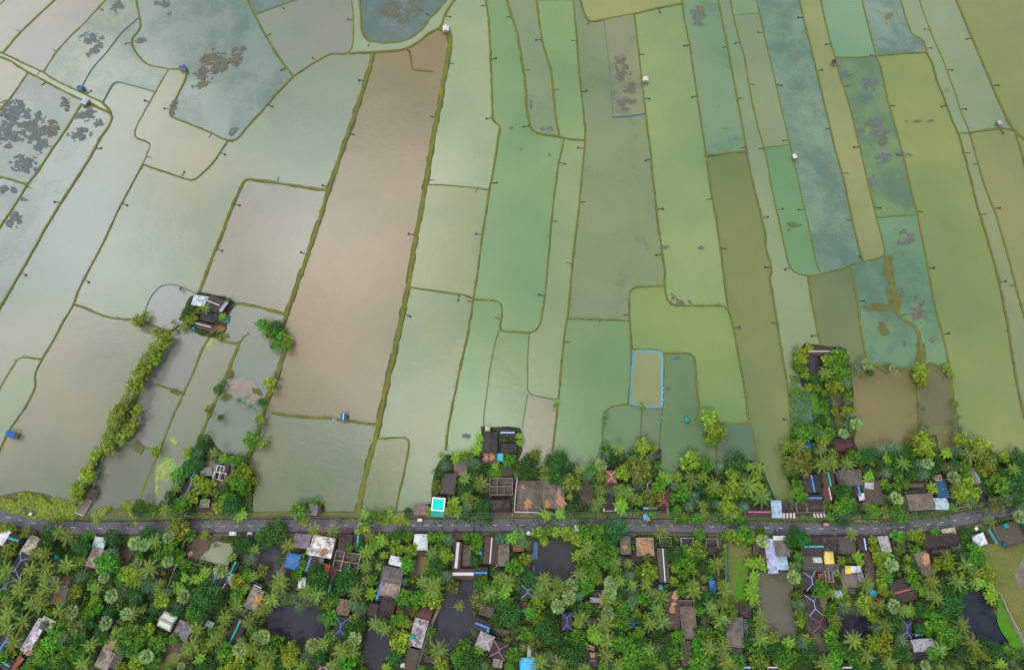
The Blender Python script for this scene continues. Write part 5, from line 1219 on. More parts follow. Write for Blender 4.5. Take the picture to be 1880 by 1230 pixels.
def car(tile, x, y, rz, col, desc, L_=3.4):
    g = roadpt(tile, x, y); e = empty('parked_car', g, R(rz)); tag(e, desc, 'car'); a = .8; b = L_/2
    prof = [(-b, .35), (-b, .8), (-b*.85, .95), (-b*.62, 1.4), (b*.25, 1.42), (b*.5, .98), (b*.95, .82), (b, .5), (b, .35)]; m = MB(); k = len(prof)
    for s_ in (-a, a): m.v += [(s_*(.86 if z > 1.1 else 1), y_, z) for y_, z in prof]
    m.f = [tuple(range(k)), tuple(range(2*k-1, k-1, -1))]+[(i, i+k, (i+1) % k+k, (i+1) % k) for i in range(k)]; m.t = [None]*len(m.f); m.build('body', MPLAIN, e, col)
    m = MB(); m.quad((-.62, b*.3, 1.41), (.62, b*.3, 1.41), (.7, b*.5, 1.02), (-.7, b*.5, 1.02)); m.build('windscreen', MPLAIN, e, (.03, .04, .05))
    for u in (-1, 1):
        for v in (-b*.6, b*.62): wheel(e, u*a*.95, v, .3, .18)
        m = MB(); m.box(u*a*.7-.14, u*a*.7+.14, b-.02, b+.03, .6, .75); m.build('headlight', MPLAIN, e, (.8, .8, .75))
car('G', 60, 442, -90, (.06, .07, .12), 'dark blue car parked near the pale blue sheet roofs', 3.0)
car('B', 1450, 457, 90, (.78, .77, .8), 'white car parked at the edge above the pale pond', 2.9)
car('B', 1692, 466, 90, (.78, .77, .8), 'white car half hidden by the black roof', 2.2)
# parasol, covered cart, kiosk
g = G(*T('E', 1722, 222), .9); e = empty('parasol', g); tag(e, 'bright blue parasol at the north road edge', 'parasol'); m = MB(); m.lathe([(1.25, 1.95), (.7, 2.3), (.04, 2.5)], 8); m.lathe([(.04, 2.44), (.7, 2.24), (1.25, 1.9)], 8); m.build('canopy', MTARP, e, (.05, .5, .8)); m = MB(); m.bar((0, 0, 0), (0, 0, 2.44), .05); m.build('pole', MPLAIN, e, (.5, .5, .5))
g = G(*T('E', 1490, 466), .9); e = empty('covered_cart', g); tag(e, 'cart under a blue tarpaulin at the south road edge', 'cart'); wheel(e, -.9, 0, .35, .1); wheel(e, .9, 0, .35, .1)
m = MB(); m.box(-1.1, 1.1, -.5, .5, .5, .62); m.build('bed', MBARK, e); m = MB(); m.lathe([(1.25, .4), (1.2, .9), (.9, 1.2), (.3, 1.32)], 12); o = m.build('tarpaulin', MTARP, e, (.015, .16, .48), True); o.scale = (1, .5, 1)
g = G(*T('E', 755, 388), .62); e = empty('kiosk', g); tag(e, 'narrow white kiosk between hedge and trees at road', 'kiosk'); m = MB(); body(m, 1.5, 1.9, 0, 2.2); m.build('wall', MPLAIN, e, (.4, .35, .33)); m = MB(); m.box(-.9, .9, -1.2, 1.2, 2.21, 2.3); m.build('roof', MPLAIN, e, (.82, .82, .84))
g = G(*T('H', 1148, 543), .62); e = empty('kiosk', g, .3); tag(e, 'small cream box at the road bend by the canopy', 'kiosk'); m = MB(); body(m, 1.1, 1.1, 0, 1.2); m.build('wall', MPLAIN, e, (.5, .48, .45)); m = MB(); m.box(-.65, .65, -.65, .65, 1.21, 1.3); m.build('roof', MPLAIN, e, (.82, .8, .74))
g = G(*T('A', 450, 182), .62); e = empty('kiosk', g, -.1); tag(e, 'small white box on the north verge, far left', 'kiosk'); m = MB(); body(m, 1, .8, 0, .9); m.build('wall', MPLAIN, e, (.5, .5, .5)); m = MB(); m.box(-.6, .6, -.5, .5, .91, 1.); m.build('roof', MPLAIN, e, (.8, .8, .82))
for t, x, y, z, sh, lab in (('E', 1022, 272, .93, (.8, .8, .82), 'person in white standing on the road above the dense trees'), ('E', 1543, 268, .93, (.8, .8, .82), 'person in white walking north of the centre line'), ('E', 237, 386, .9, (.85, .85, .85), 'person in white at the hedge by the square pond'), ('C', 1130, 395, .93, (.1, .25, .25), 'person in teal beside the second roadside palm'), ('D', 62, 388, .9, (.85, .85, .85), 'person in white at the south road edge, centre left'), ('D', 320, 403, .9, (.03, .05, .15), 'person in navy above the white tin roof'), ('D', 1265, 403, .9, (.5, .6, .6), 'person in pale green near the vegetable trees'), ('D', 855, 160, .8, (.85, .85, .85), 'person in white among bushes near the turquoise roof'), ('G', 45, 405, .93, (.85, .85, .86), 'person in white beside the dark blue car'), ('G', 90, 303, .93, (.75, .7, .6), 'person in cream in front of the pale blue roof'), ('G', 207, 437, .93, (.5, .3, .3), 'person in dusty pink near the road edge palms'), ('G', 1527, 322, .93, (.5, .52, .6), 'person in grey walking right of the timber stacks'), ('H', 580, 505, .93, (.03, .2, .2), 'person in dark teal at the start of the bend'), ('H', 1327, 180, .9, (.7, .4, .45), 'person in pink on the north verge at the bend'), ('P', 1515, 165, .66, (.1, .35, .35), 'person in teal standing at the edge of the green field'), ('X', 690, 912, 2.3, (.8, .7, .7), 'pale figure of a person on the deep blue roof')):
    cx, cy = T(t, x, y); person(G(cx, cy, z), random.uniform(0, 6), 'stand', sh, lab)
# low islands of mud and debris in the water, white birds along the net
for i, (x, y) in enumerate(((1065, 460), (1069, 515), (1072, 570), (1063, 435), (1057, 640), (325, 665))):
    cx, cy = T('k', x, y); o = link('white_post', D.meshes.get('white_post') or (lambda m: (m.lathe([(.18, 0), (.18, .8), (.1, .95), (.02, 1.)], 8), m.mesh('white_post', MPLAIN))[1])(MB()), None, (.8, .8, .78)); o.location = G(cx, cy, .35)
    tag(o, ['second highest', 'middle', 'second lowest', 'topmost', 'lowest'][i]+' white post on the dike right of the blue lined pond' if i < 5 else 'single white post on the dike right of the small brown pond', 'post', 'white posts on the dikes')
# blue liner sheets round the rectangular pond
for k, s_ in enumerate(('k 866,184 950,176 1050,184', 'k 1050,184 1052,400 1050,560', 'k 1050,560 950,562 845,540', 'k 845,540 848,350 866,184')):
    P_ = smooth(resample([G(x, y) for x, y in pts(s_)], 2), 1); o = ribbon(P_, .75, [(-1, .12, 1), (0, .3, 1), (1, .5, 1)] if True else [], k, .1).build('pond_liner', MTARP, None, (.05, .36, .62))
    tag(o, ['top', 'right', 'bottom', 'left'][k]+' side of the blue plastic liner around the rectangular pond', 'pond liner', 'blue liners of the rectangular pond')
# ---------------------------------------------------------------- plants
def frond(m, L_, az, el, droop, wid, tone, leaf=.20, n_=11, rad0=.15):
    """a feather leaf: midrib with leaflets on both sides"""
    ca, sa = math.cos(az), math.sin(az); P_ = []; x = rad0; z = 0; e_ = el
    for i in range(n_+1): P_.append(Vector((x*ca, x*sa, z))); st = L_/n_; x += st*math.cos(e_); z += st*math.sin(e_); e_ -= droop/n_
    sd = Vector((-sa, ca, 0))
    m.quad(P_[0]-sd*.05, P_[0]+sd*.05, P_[n_//2]+sd*.035, P_[n_//2]-sd*.035, tuple(v*1.25 for v in tone))
    for i in range(1, n_+1):
        t = i/n_; w_ = wid*(math.sin(math.pi*min(1, .18+t*.86))**.6); f = (P_[i]-P_[i-1]).normalized()
        for s_ in (-1, 1):
            b = P_[i-1]; tip = b+sd*s_*w_+f*w_*.55+Vector((0, 0, -w_*.32+random.uniform(-.05, .05))); k = random.uniform(.8, 1.2); tn = tuple(v*k for v in tone)
            m.quad(b, b+f*leaf, tip+f*leaf*.35, tip, tn)
    return m
def coconut(seed, warm):
    random.seed(seed); m = MB(); n_ = random.randint(13, 15)
    for i in range(7):
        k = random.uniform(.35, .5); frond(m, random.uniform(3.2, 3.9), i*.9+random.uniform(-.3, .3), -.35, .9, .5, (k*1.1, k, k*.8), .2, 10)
    for i in range(n_):
        q = i/n_; el = .95-.95*q; a = i*2.39996+random.uniform(-.12, .12); L_ = random.uniform(3.9, 4.7)*(1 if i > 2 else .75)
        k = random.uniform(.85, 1.35)*(1.12 if q < .5 else .95); w_ = random.random()
        tone = (k*(1+.2*w_*warm), k, k*(.9-.2*w_*warm))
        if i > n_-3 and random.random() < .5: tone = (k*1.9, k*1.15, k*.8)
        frond(m, L_, a, el, 1.05, .56, tone, .2, 14)
    for i in range(6): a = i*1.05; c = Vector((.33*math.cos(a), .33*math.sin(a), -.25)); m.tri(c+Vector((.15, 0, 0)), c+Vector((-.1, .14, 0)), c+Vector((0, -.1, .2)), (1.3, .8, .5))
    return m.mesh('coconut_crown', MLF)
def date(seed):
    random.seed(seed); m = MB(); n_ = 32
    for i in range(n_):
        q = i/n_; el = 1.3-1.6*q; a = i*2.39996; k = random.uniform(.6, 1.35)*(1 if q < .6 else .6); frond(m, random.uniform(2.3, 2.8), a, el, .55, .24, (k*.95, k, k*1.05), .15, 9)
    return m.mesh('date_crown', MLF)
def fan(seed):
    random.seed(seed); m = MB()
    for ring, (cnt, rr, zz, sz, kk0) in enumerate(((8, .9, -.6, 1.3, .45), (11, .85, -.05, 1.55, 1.), (6, .35, .35, 1.2, 1.12))):
        for i in range(cnt):
            a = 6.2832*i/cnt+random.uniform(-.12, .12)+ring*.3; o_ = Vector((math.cos(a), math.sin(a), 0)); s_ = Vector((-math.sin(a), math.cos(a), 0)); r_ = rr*random.uniform(.85, 1.15); c = o_*r_+Vector((0, 0, zz+random.uniform(-.12, .12)))
            k = random.uniform(.75, 1.3)*kk0; m.quad(s_*-.04+o_*.1, s_*.04+o_*.1, c+s_*.03, c-s_*.03, (k*.8, k*.8, .6*k)); up = .45*ring-.25+random.uniform(-.15, .15); L_ = sz*random.uniform(.85, 1.1)
            for j in range(7):
                b = (j-3)*.19; v = (o_*math.cos(b)+s_*math.sin(b)+Vector((0, 0, up-abs(j-3)*.1))).normalized(); R_ = L_*(1-.03*(j-3)**2)*random.uniform(.92, 1.05); u = Vector((-v.y, v.x, 0))*.095*sz; kk = k*random.uniform(.85, 1.15)
                m.quad(c, c+v*R_*.6-u, c+v*R_-Vector((0, 0, .15)), c+v*R_*.6+u, (kk, kk, kk*.95))
    return m.mesh('fan_crown', MLF)
def banana(seed):
    random.seed(seed); m = MB()
    for st in range(3):
        ox, oy = random.uniform(-.9, .9), random.uniform(-.9, .9)
        for i in range(8):
            a = i*2.4+st; el = random.uniform(.1, 1.0); L_ = random.uniform(1.6, 2.3); P_ = []; x = .1; z = random.uniform(-.3, .2); e_ = el
            for j in range(6): P_.append(Vector((ox+x*math.cos(a), oy+x*math.sin(a), z))); x += L_/5*math.cos(e_); z += L_/5*math.sin(e_); e_ -= .32
            s_ = Vector((-math.sin(a), math.cos(a), 0)); k = random.uniform(.8, 1.2)
            for j in range(5):
                w0 = .34*math.sin(math.pi*(.1+j/5*.85)); w1 = .34*math.sin(math.pi*(.1+(j+1)/5*.85)) if j < 4 else .03; z0, z1 = Vector((0, 0, -w0*.3)), Vector((0, 0, -w1*.3))
                m.quad(P_[j], P_[j+1], P_[j+1]+s_*w1+z1, P_[j]+s_*w0+z0, (k, k, k*.8)); m.quad(P_[j], P_[j]-s_*w0+z0, P_[j+1]-s_*w1+z1, P_[j+1], (k*.85, k*.88, k*.7))
    return m.mesh('banana_leaves', MLF)
def leafy(seed, n_cl, n_lf, flat, lf, spread=1.):
    """crown of unit radius: leaf clumps over an uneven dome"""
    random.seed(seed); m = MB(); cl = []
    for i in range(n_cl):
        a = i*2.39996+random.uniform(-.3, .3); q = (i+.5)/n_cl; r_ = math.sqrt(q)*.80*spread*random.uniform(.85, 1.12); h = flat*math.sqrt(max(0, 1-r_*r_*.9))*random.uniform(.75, 1.15)
        cl.append((Vector((r_*math.cos(a), r_*math.sin(a), h-.25)), random.uniform(.2, .34), random.uniform(.6, 1.35)))
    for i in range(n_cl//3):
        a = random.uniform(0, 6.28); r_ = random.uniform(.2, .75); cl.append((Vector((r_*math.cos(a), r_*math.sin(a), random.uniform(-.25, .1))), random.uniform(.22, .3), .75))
    for c, r_, k in cl:
        for j in range(n_lf):
            d = Vector((random.gauss(0, 1), random.gauss(0, 1), random.gauss(.25, .8))).normalized(); p = c+d*r_*random.uniform(.6, 1.08); nrm = (d+Vector((random.uniform(-.5, .5), random.uniform(-.5, .5), random.uniform(0, .7)))).normalized()
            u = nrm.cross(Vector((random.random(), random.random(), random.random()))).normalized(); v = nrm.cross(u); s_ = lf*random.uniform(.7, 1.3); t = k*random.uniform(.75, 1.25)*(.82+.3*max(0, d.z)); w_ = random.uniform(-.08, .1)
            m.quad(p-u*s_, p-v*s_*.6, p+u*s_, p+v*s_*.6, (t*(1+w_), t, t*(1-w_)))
    return m.mesh('leaf_crown', MLF)
random.seed(1)
MESH = {'c': [coconut(i, .5+.5*(i % 3)) for i in range(1, 7)], 'd': [date(i) for i in (11, 12, 13)], 'f': [fan(i) for i in (21, 22, 23)], 'n': [banana(i) for i in (31, 32, 33)],
        'b': [leafy(41, 16, 62, .75, .075), leafy(42, 22, 52, .6, .07), leafy(43, 12, 80, .85, .08), leafy(44, 26, 48, .55, .065, 1.1), leafy(45, 18, 60, .9, .07), leafy(46, 20, 56, .65, .08, 1.05)], 'w': [leafy(71, 17, 60, .8, .072), leafy(72, 19, 52, .7, .072, 1.08), leafy(73, 15, 64, .9, .075)], 'k': [leafy(51, 30, 56, .8, .05), leafy(52, 36, 48, .7, .05), leafy(53, 26, 62, .9, .055)], 's': [leafy(61, 8, 42, .55, .13), leafy(62, 7, 46, .7, .14)]}
def trunk_mesh(h, r_, lean, seed, limbs=0):
    random.seed(seed); m = MB(); path = [(lean*t*t*h*.1, 0, h*t) for t in (0, .25, .5, .75, 1)]; m.tube(path, [r_*1.3, r_, r_*.9, r_*.8, r_*.7], 7)
    for i in range(limbs):
        a = i*6.283/limbs+.4; z = h*(.5+.12*(i % 3)); m.tube([(0, 0, z), (.8*math.cos(a), .8*math.sin(a), z+h*.16), (1.7*math.cos(a), 1.7*math.sin(a), z+h*.34)], [r_*.55, r_*.4, r_*.15], 5)
    return m.mesh('trunk', MBARK)
TR = {'c': trunk_mesh(1, .17, 0, 1), 'd': trunk_mesh(1, .16, 0, 2), 'f': trunk_mesh(1, .2, 0, 3), 'b': trunk_mesh(1, .2, 0, 4)}
for k, (h, r_, lim) in {'c': (9, .17, 0), 'd': (5.5, .17, 0), 'f': (7.5, .22, 0), 'b': (5, .2, 5), 'n': (2.4, .13, 0)}.items(): TR[k] = trunk_mesh(h, r_, 0, ord(k), lim)
HT = {'c': 9, 'd': 5.5, 'f': 7.5, 'b': 5, 'n': 2.4}
KIND = {'c': ('coconut_palm', 'coconut palm', 'coconut palm', (.12, .205, .042)), 'd': ('date_palm', 'blue green date palm', 'date palm', (.125, .23, .105)), 'f': ('fan_palm', 'pale green fan palm', 'fan palm', (.21, .31, .11)), 'n': ('banana_plant', 'banana plant', 'banana plant', (.17, .33, .035)),
        'g': ('leafy_tree', 'bright green leafy tree', 'tree', (.09, .25, .02)), 'k': ('shade_tree', 'dark green shade tree', 'tree', (.04, .135, .025)), 'y': ('light_leaved_tree', 'yellow green tree', 'tree', (.205, .30, .024)), 'w': ('waterside_tree', 'wispy olive green tree', 'tree', (.20, .27, .032)), 'o': ('feathery_tree', 'olive green feathery tree', 'tree', (.14, .185, .03))}
TREES = '''A y40,380 16 y170,370 17 o360,440 20 k690,400 30 c830,430 30 c960,500 36 g1180,520 18 y1290,490 14 k1570,500 28 y110,690 26 k640,600 34 o500,740 26 k1130,620 30 n1160,830 24 c950,900 36 d1590,740 30 g1480,880 42 d1160,1050 26 c440,970 36 c660,930 32 c660,1050 34 c290,1170 36 c90,960 32 c40,1080 28 f1460,1080 20 c640,740 28 k950,780 16 y1800,1000 30 g1700,1100 24 k60,860 20 c560,720 24 g1300,1180 20 c800,1180 30
B k100,100 28 g250,150 20 c500,120 26 g690,60 30 k420,40 12 y1240,80 22 k1380,60 24 d1380,130 20 n1580,190 22 y670,380 40 g830,480 20 k230,450 32 f530,500 22 f60,590 24 f180,620 22 c340,560 30 d420,440 20 g480,700 40 g620,800 28 f520,850 20 c270,940 40 y1040,480 18 d1200,620 16 k1520,600 30 k1640,640 24 c1760,680 22 d1700,820 26 g1830,470 20 f1270,980 28 n1050,1000 28 n960,1100 26 y1490,1120 24 g1160,1180 20 g1680,1040 24 c1740,1050 22 c120,1060 30 d250,1160 28 c400,1180 26 y30,1100 30 g740,900 20 k640,1030 16 f90,870 18
C g520,140 30 g740,10 14 n1480,180 18 g1560,200 18 g1680,190 18 n1790,190 18 k170,450 44 k60,520 34 c370,620 30 c750,410 30 c1020,410 30 y1430,380 22 c1530,500 24 c1480,720 32 c1470,920 28 c1480,1110 22 k1200,1100 44 k760,980 26 g600,880 16 n580,930 14 c260,1120 36 k790,1140 40 g500,1040 20 g1230,660 16 g690,730 14 n1700,570 22 n1610,620 22 g1560,1100 18 k1400,640 18 y10,980 20 y1360,620 10 y1730,760 14
D k220,160 18 y500,130 14 y800,130 16 n900,140 24 d1070,90 24 k1250,130 32 k1050,200 20 k1350,210 20 k80,470 24 y60,660 26 g220,490 20 y270,680 22 g210,880 26 g560,500 20 g670,500 20 d810,560 26 c570,730 28 y770,760 26 g660,660 20 k640,850 30 g580,980 24 g680,1060 20 d780,1060 26 c430,1140 28 c590,1180 34 g1040,500 14 g1190,530 22 g1200,650 20 k1160,850 18 d1530,540 28 n1690,500 28 c1830,470 20 d1820,560 24 g1720,920 28 c1510,1080 24 c1620,1130 34 g1280,1120 20 y860,1170 16 k700,900 18 g1480,1180 20
E n340,200 28 n520,180 22 k740,80 26 c1030,60 26 n1360,100 26 g1610,140 14 g1840,180 14 d20,480 20 d20,600 28 y40,820 22 y210,440 20 g330,430 18 n460,450 20 n590,430 20 n680,420 18 y300,560 16 g860,410 26 g1050,420 26 g1160,380 22 k1330,380 36 y770,540 22 y660,480 18 y920,520 16 k1250,520 28 c920,640 32 c870,730 26 g1060,570 18 g1150,620 18 g1280,700 24 n790,790 26 g980,850 30 g1120,770 28 g1180,860 24 c1310,860 26 g860,900 26 c800,1030 32 g1010,1000 28 g940,1120 26 y1060,1100 16 g1290,990 22 k110,1120 26 c300,1120 34 c480,1150 28 f690,1180 24 f1240,1150 28 c1490,880 20 d1500,1050 24 g1630,980 20 y1790,1000 30 k1400,1080 22 c1380,1130 24 c1740,1170 26 c1540,1180 24 g1340,1010 18
F g20,180 18 d490,70 24 g350,170 26 c690,60 24 d880,40 20 g440,240 22 g620,240 20 d1260,80 26 y1130,130 28 n950,90 18 g1040,240 20 g1230,260 18 g900,210 18 y720,160 14 c110,430 28 g650,460 22 k300,740 28 y640,700 34 g480,690 18 g520,840 26 k680,860 30 g370,860 22 y310,930 20 g440,1020 20 y280,1120 16 y570,960 22 g790,940 18 c890,890 34 c990,1180 26 c570,1180 28 f1540,560 30 y1100,480 20 g1290,450 30 y1200,500 22 y1380,510 20 g1000,480 12 y1010,620 8 n1400,880 30 n1530,880 28 n1410,1090 22 y1350,660 8 g1510,420 16 n1390,1190 22 g1260,550 18
G g790,60 18 g960,100 28 k1050,60 28 g820,220 18 k960,230 24 c1320,80 22 g1430,150 22 g1350,230 16 y1620,140 22 g1740,150 26 g1810,230 18 k300,400 16 k250,540 24 k430,530 26 k320,460 20 g370,780 18 d330,900 22 n250,920 18 f290,1070 28 c1100,450 26 y1410,560 16 y1440,680 20 y1480,790 20 y1520,900 18 n1570,760 22 f1670,900 28 y1560,1010 20 g1630,1060 20 y1560,1120 18 n1170,770 18 n1230,880 14 c1320,1150 28 g690,1190 24 g1770,500 24 o1790,680 18 y970,1060 10
H f50,110 26 y40,340 24 g130,380 24 y1050,70 34 d1090,170 18 o1450,180 28 d1590,100 24 k1780,100 30 o1700,130 18 g850,240 14 g610,590 16 g100,660 20 y270,630 20 y380,650 22 g260,790 12 c1380,440 26 f1790,370 28 k1510,430 12 k1050,620 20 g330,850 18 c760,920 28 k960,930 30 g1160,820 24 y640,1040 24 y800,1060 22 c200,1110 20 k300,1080 22 g1230,960 26 c1020,1050 34 n1300,1100 26 c1160,1160 28 k660,990 16 g1130,970 20 n980,1190 10 f20,1060 20 y230,980 16 g390,740 12 d60,860 14
I c290,110 38 c640,60 34 c570,180 34 c570,310 34 c130,420 36 c330,540 34 c110,650 32 c200,830 36 k160,560 20 f1010,410 26 g1340,370 26 y1060,130 24 f1570,180 28 d1750,120 28 y1320,260 20 c830,400 28 g690,420 18 g880,560 26 o1050,620 34 f1490,570 24 k1420,680 24 g760,680 26 d900,770 30 k1100,780 30 g700,830 36 g570,880 24 c1280,880 32 y780,1100 26 g960,980 34 k900,1130 32 g1130,1020 24 c1170,1140 34 g560,1060 28 k660,1160 24 g1730,720 40 k1780,900 30 y1640,930 14 c100,260 28 g60,140 22 c1360,70 26 g1450,780 24 f1780,440 22 g60,1030 22 n130,980 22 k1250,560 24 k1520,430 22 c1500,460 24 g1180,430 22 k620,600 18 c60,530 28 y530,960 14 g440,1120 24 y1700,1190 20 g350,1200 16 k220,350 28 c430,290 30
J d260,60 34 d410,70 28 y430,230 30 d530,130 24 n660,90 22 f740,190 26 k1080,150 48 k960,340 42 g870,470 28 k1200,240 28 y1470,30 18 g1500,190 26 c1630,60 20 c1510,330 28 c1340,500 32 c1670,540 32 g1720,680 22 c940,660 30 c870,880 38 g1200,720 28 c1180,800 28 c1290,690 28 n960,1050 20 c790,940 30 g1330,930 32 f1540,940 26 c1710,910 36 f1810,770 24 y1500,1130 44 c1820,1020 28 g100,740 34 y230,660 22 g360,860 30 y370,800 16 f220,1040 28 g330,1120 28 y60,1140 28 g1300,1050 20 c10,440 30 n170,370 16 k320,360 18 k70,180 26 g70,60 22 c1800,400 26 k640,380 24 c1560,820 20 y1060,880 22 g30,930 28 k1640,1130 24 g1780,1170 20 o800,1010 24
K c270,30 34 d300,180 30 c150,230 34 d460,210 22 c620,120 34 c780,170 34 d660,260 26 d550,340 24 y930,300 20 g1000,240 22 g960,490 30 y1320,500 20 c40,340 36 f30,760 28 g180,840 30 y400,960 34 y390,1080 32 c120,1030 36 c880,850 30 f720,880 26 g820,940 24 d650,1030 34 g1000,740 18 f1310,790 26 c1130,950 36 c1290,970 30 g1180,1140 36 c570,1190 30 c1610,570 32 c1730,650 28 k1340,600 30 d1410,380 32 d1300,310 26 c1340,140 34 n1540,130 24 k1130,70 28 k1240,680 24 g1290,1050 22 k1400,560 20 n1750,1190 18 g1830,1070 16 k820,1080 24 c60,1180 34 k260,1160 26 c1010,1160 26 k1070,760 14 d830,490 16
L c420,10 30 c580,80 38 g170,200 28 g380,220 28 y570,240 32 g90,520 26 y190,560 22 y110,830 36 k50,1050 28 o850,60 24 c950,320 22 c660,940 40 g1000,980 36 n1240,930 34 g1060,840 14 k1100,1130 44 y700,1150 26 c1380,140 32 o1220,240 30 n1600,130 30 n1600,30 28 k1620,430 44 k1500,560 28 k1730,570 30 g1700,1010 26 y1640,950 14 g1260,30 24 n1610,230 22 y1150,1200 20 g1780,640 16 g1650,1180 18 y1620,810 14 g960,1100 28 d1300,1180 20 k260,280 14
M c230,120 34 c320,20 30 c540,60 30 f690,60 28 f650,200 30 f490,330 30 f1240,40 30 f1220,150 26 c1170,250 34 f1200,430 34 c1150,600 38 c1190,800 36 c1170,1010 34 c820,500 34 d1540,110 28 d1540,260 28 g1700,210 24 y1330,270 20 g1440,390 30 c240,1110 38 c510,1140 32 k350,680 44 o190,820 32 g60,720 26 k710,990 46 n970,680 32 g760,760 26 y620,810 14 n1020,760 24 g1420,560 28 y1310,560 26 y1610,420 16 y1760,470 16 c1800,580 30 k1640,520 16 y1540,780 20 g1640,700 24 k1330,720 24 g1400,860 30 g1530,960 36 k1700,880 30 g1660,1060 28 y1420,1110 24 g1560,1150 30 k1760,1170 28 y220,500 26 g120,420 26 k390,480 26 g300,560 20 g870,50 30 d790,190 20 k800,340 24 g900,350 24 y780,570 20 d370,1030 22 g350,190 20 c430,170 24 k580,880 20 g820,900 24 c1330,1180 26 c880,1200 26 k1380,120 24 g1800,1020 28 c1790,930 28 n240,270 22 y190,260 18 g40,230 12 k1250,930 22 g1130,1190 18 c1820,140 24 k1480,520 16
N c110,200 38 c60,380 32 c130,540 34 g390,100 20 c560,110 36 c1010,110 32 n1410,170 28 n1410,270 24 n1400,60 24 k760,200 30 c810,330 30 c950,290 28 g660,380 18 c940,510 34 g1080,390 28 g960,420 20 y980,800 18 g740,740 34 g640,880 26 c790,920 34 c970,930 34 c1020,1120 36 c1510,470 30 c1510,590 34 c1510,790 36 y1690,770 22 g350,760 28 k60,740 24 c80,760 26 k240,830 28 n210,880 24 g290,1010 34 k140,1000 30 g640,1030 30 g680,1130 34 k830,1060 24 g1200,1100 28 g1390,880 20 k1560,940 30 g1480,1060 32 k1700,960 28 y1560,1100 22 k640,660 18 k640,270 18 g930,640 22 k1330,820 20 g40,1100 30 c120,1180 24 g740,530 16 c1150,1190 20 k1800,920 16 k1760,1060 22 g550,1200 16 c820,430 20 k1000,600 18 d30,900 26
O g690,120 32 c830,150 24 c1310,50 32 d350,310 28 y390,440 18 y390,560 16 o460,440 16 n220,880 28 d390,840 34 y490,820 20 k530,950 32 n350,1050 24 g210,1080 28 k60,1000 26 y20,780 16 g850,340 16 n950,230 22 y1050,250 20 d990,350 28 d1170,370 32 y1310,300 34 c1500,320 30 f1710,330 28 y1420,480 20 c880,510 28 g800,420 24 g880,600 18 y860,655 7 y905,675 7 c1130,810 36 g830,780 26 g860,900 26 d1440,630 34 c1570,610 38 k1720,530 34 y1430,860 28 y1610,900 40 c1320,1020 32 k1110,980 26 g1160,1060 28 y1190,1010 16 c1640,1130 30 g950,970 26 c720,1140 36 g880,1120 28 g1260,1160 24 y1330,1150 14 y1530,30 20 y1570,110 20 y1640,170 20 c1800,400 24 d1790,810 30 k1780,1000 30 k440,1130 26 g340,170 14 k1000,880 20 g1500,760 22 g780,690 20 k1490,1060 22 y720,1015 8 k1450,1190 16 g100,1130 22 g790,1190 18 k1200,1190 20 k1660,720 20 g1820,620 16
P c540,140 34 c590,350 34 n420,270 28 k730,430 30 k840,350 32 k830,520 36 k880,430 28 c900,140 38 k740,190 26 n980,40 16 k980,260 20 n1200,150 30 c1150,130 28 n1400,240 28 n1380,340 22 y1380,60 22 c970,760 36 c1110,1010 38 g620,700 36 g720,830 30 y660,820 20 g860,880 32 g820,980 24 k1310,1030 28 k1440,1090 28 y1270,1130 26 c660,1080 32 k640,960 20 n240,560 24 c270,580 22 c170,540 24 k60,660 30 c90,960 32 y20,1110 18 f40,480 24 g290,110 28 y300,200 20 y270,50 16 k420,520 28 k1000,1120 26 g560,1140 20 g210,1180 18 k940,290 16 k150,1080 20 g1110,1180 24 y760,720 16 k700,600 24 g500,870 14 g560,560 20 g1650,1080 20 k1180,1120 22 k870,600 22 k60,840 18
Q c590,350 22 k340,410 22 g300,470 16 y390,480 22 y470,400 12 n820,470 12 y145,640 9 y260,630 11 o350,620 9 y235,65 7 g910,225 10 g1390,580 22 g1500,650 28 k1590,600 22 g1620,700 22 y1740,780 18 g1730,880 16 y20,760 24 y780,780 8 y125,540 7 g1570,850 20
R g1230,50 26 c710,240 22 k540,60 22 k530,170 22 k440,250 22 d500,250 20 y340,250 18 y840,310 16 g920,330 14 g1030,330 20 k1120,350 18 k450,420 24 k350,440 26 g200,560 26 d220,670 26 c170,720 24 k90,860 24 n210,960 26 c60,1030 26 y490,650 24 y610,720 28 y400,860 24 y1100,540 34 g1070,650 34 y930,650 26 y900,880 26 k960,940 28 y790,990 26 d940,1040 26 n1130,1110 24 k870,760 22 g1140,760 20 k190,1000 18 g590,860 12
S n790,180 14 n760,280 14 d270,570 28 c240,430 20 k190,680 20 o170,860 20 n430,430 24 y580,430 20 n730,380 24 d640,520 26 d720,560 26 k720,660 24 c570,750 26 c800,820 32 k560,880 34 g700,760 20 c580,1020 24 y660,1080 24 k820,1120 24 n1340,160 12 n1345,240 12 g1190,480 22 k1430,600 38 k1490,500 26 o1560,420 22 c1700,620 22 c1700,760 22 k1800,540 34 n420,1120 24 d620,1130 24 y330,1190 16 k760,1190 20 n830,1190 18
T k180,480 36 k160,620 34 k220,380 26 k400,560 26 o370,730 32 y440,650 20 c490,560 22 d600,640 24 g680,530 22 f790,490 22 c790,650 26 g860,260 20 d860,360 22 c1040,270 24 k990,430 16 y1110,590 26 c1100,620 26 o1320,480 40 o1350,600 36 k1260,400 30 y1390,210 28 y1540,250 16 d1480,390 22 d1330,300 16 g1590,490 14 n1650,680 20 n1730,680 18 g1620,790 26 o1510,940 34 n1370,970 28 d1320,780 28 c1180,860 26 c1060,830 26 d970,860 24 g780,740 22 c790,850 28 c700,1040 30 c790,1000 24 n1080,1040 32 n1060,940 26 k450,1050 28 k560,1110 16 g1300,1150 12 g1570,1160 18 d1820,780 20 g1820,950 20 c1240,950 24 o1440,640 22 k890,440 14
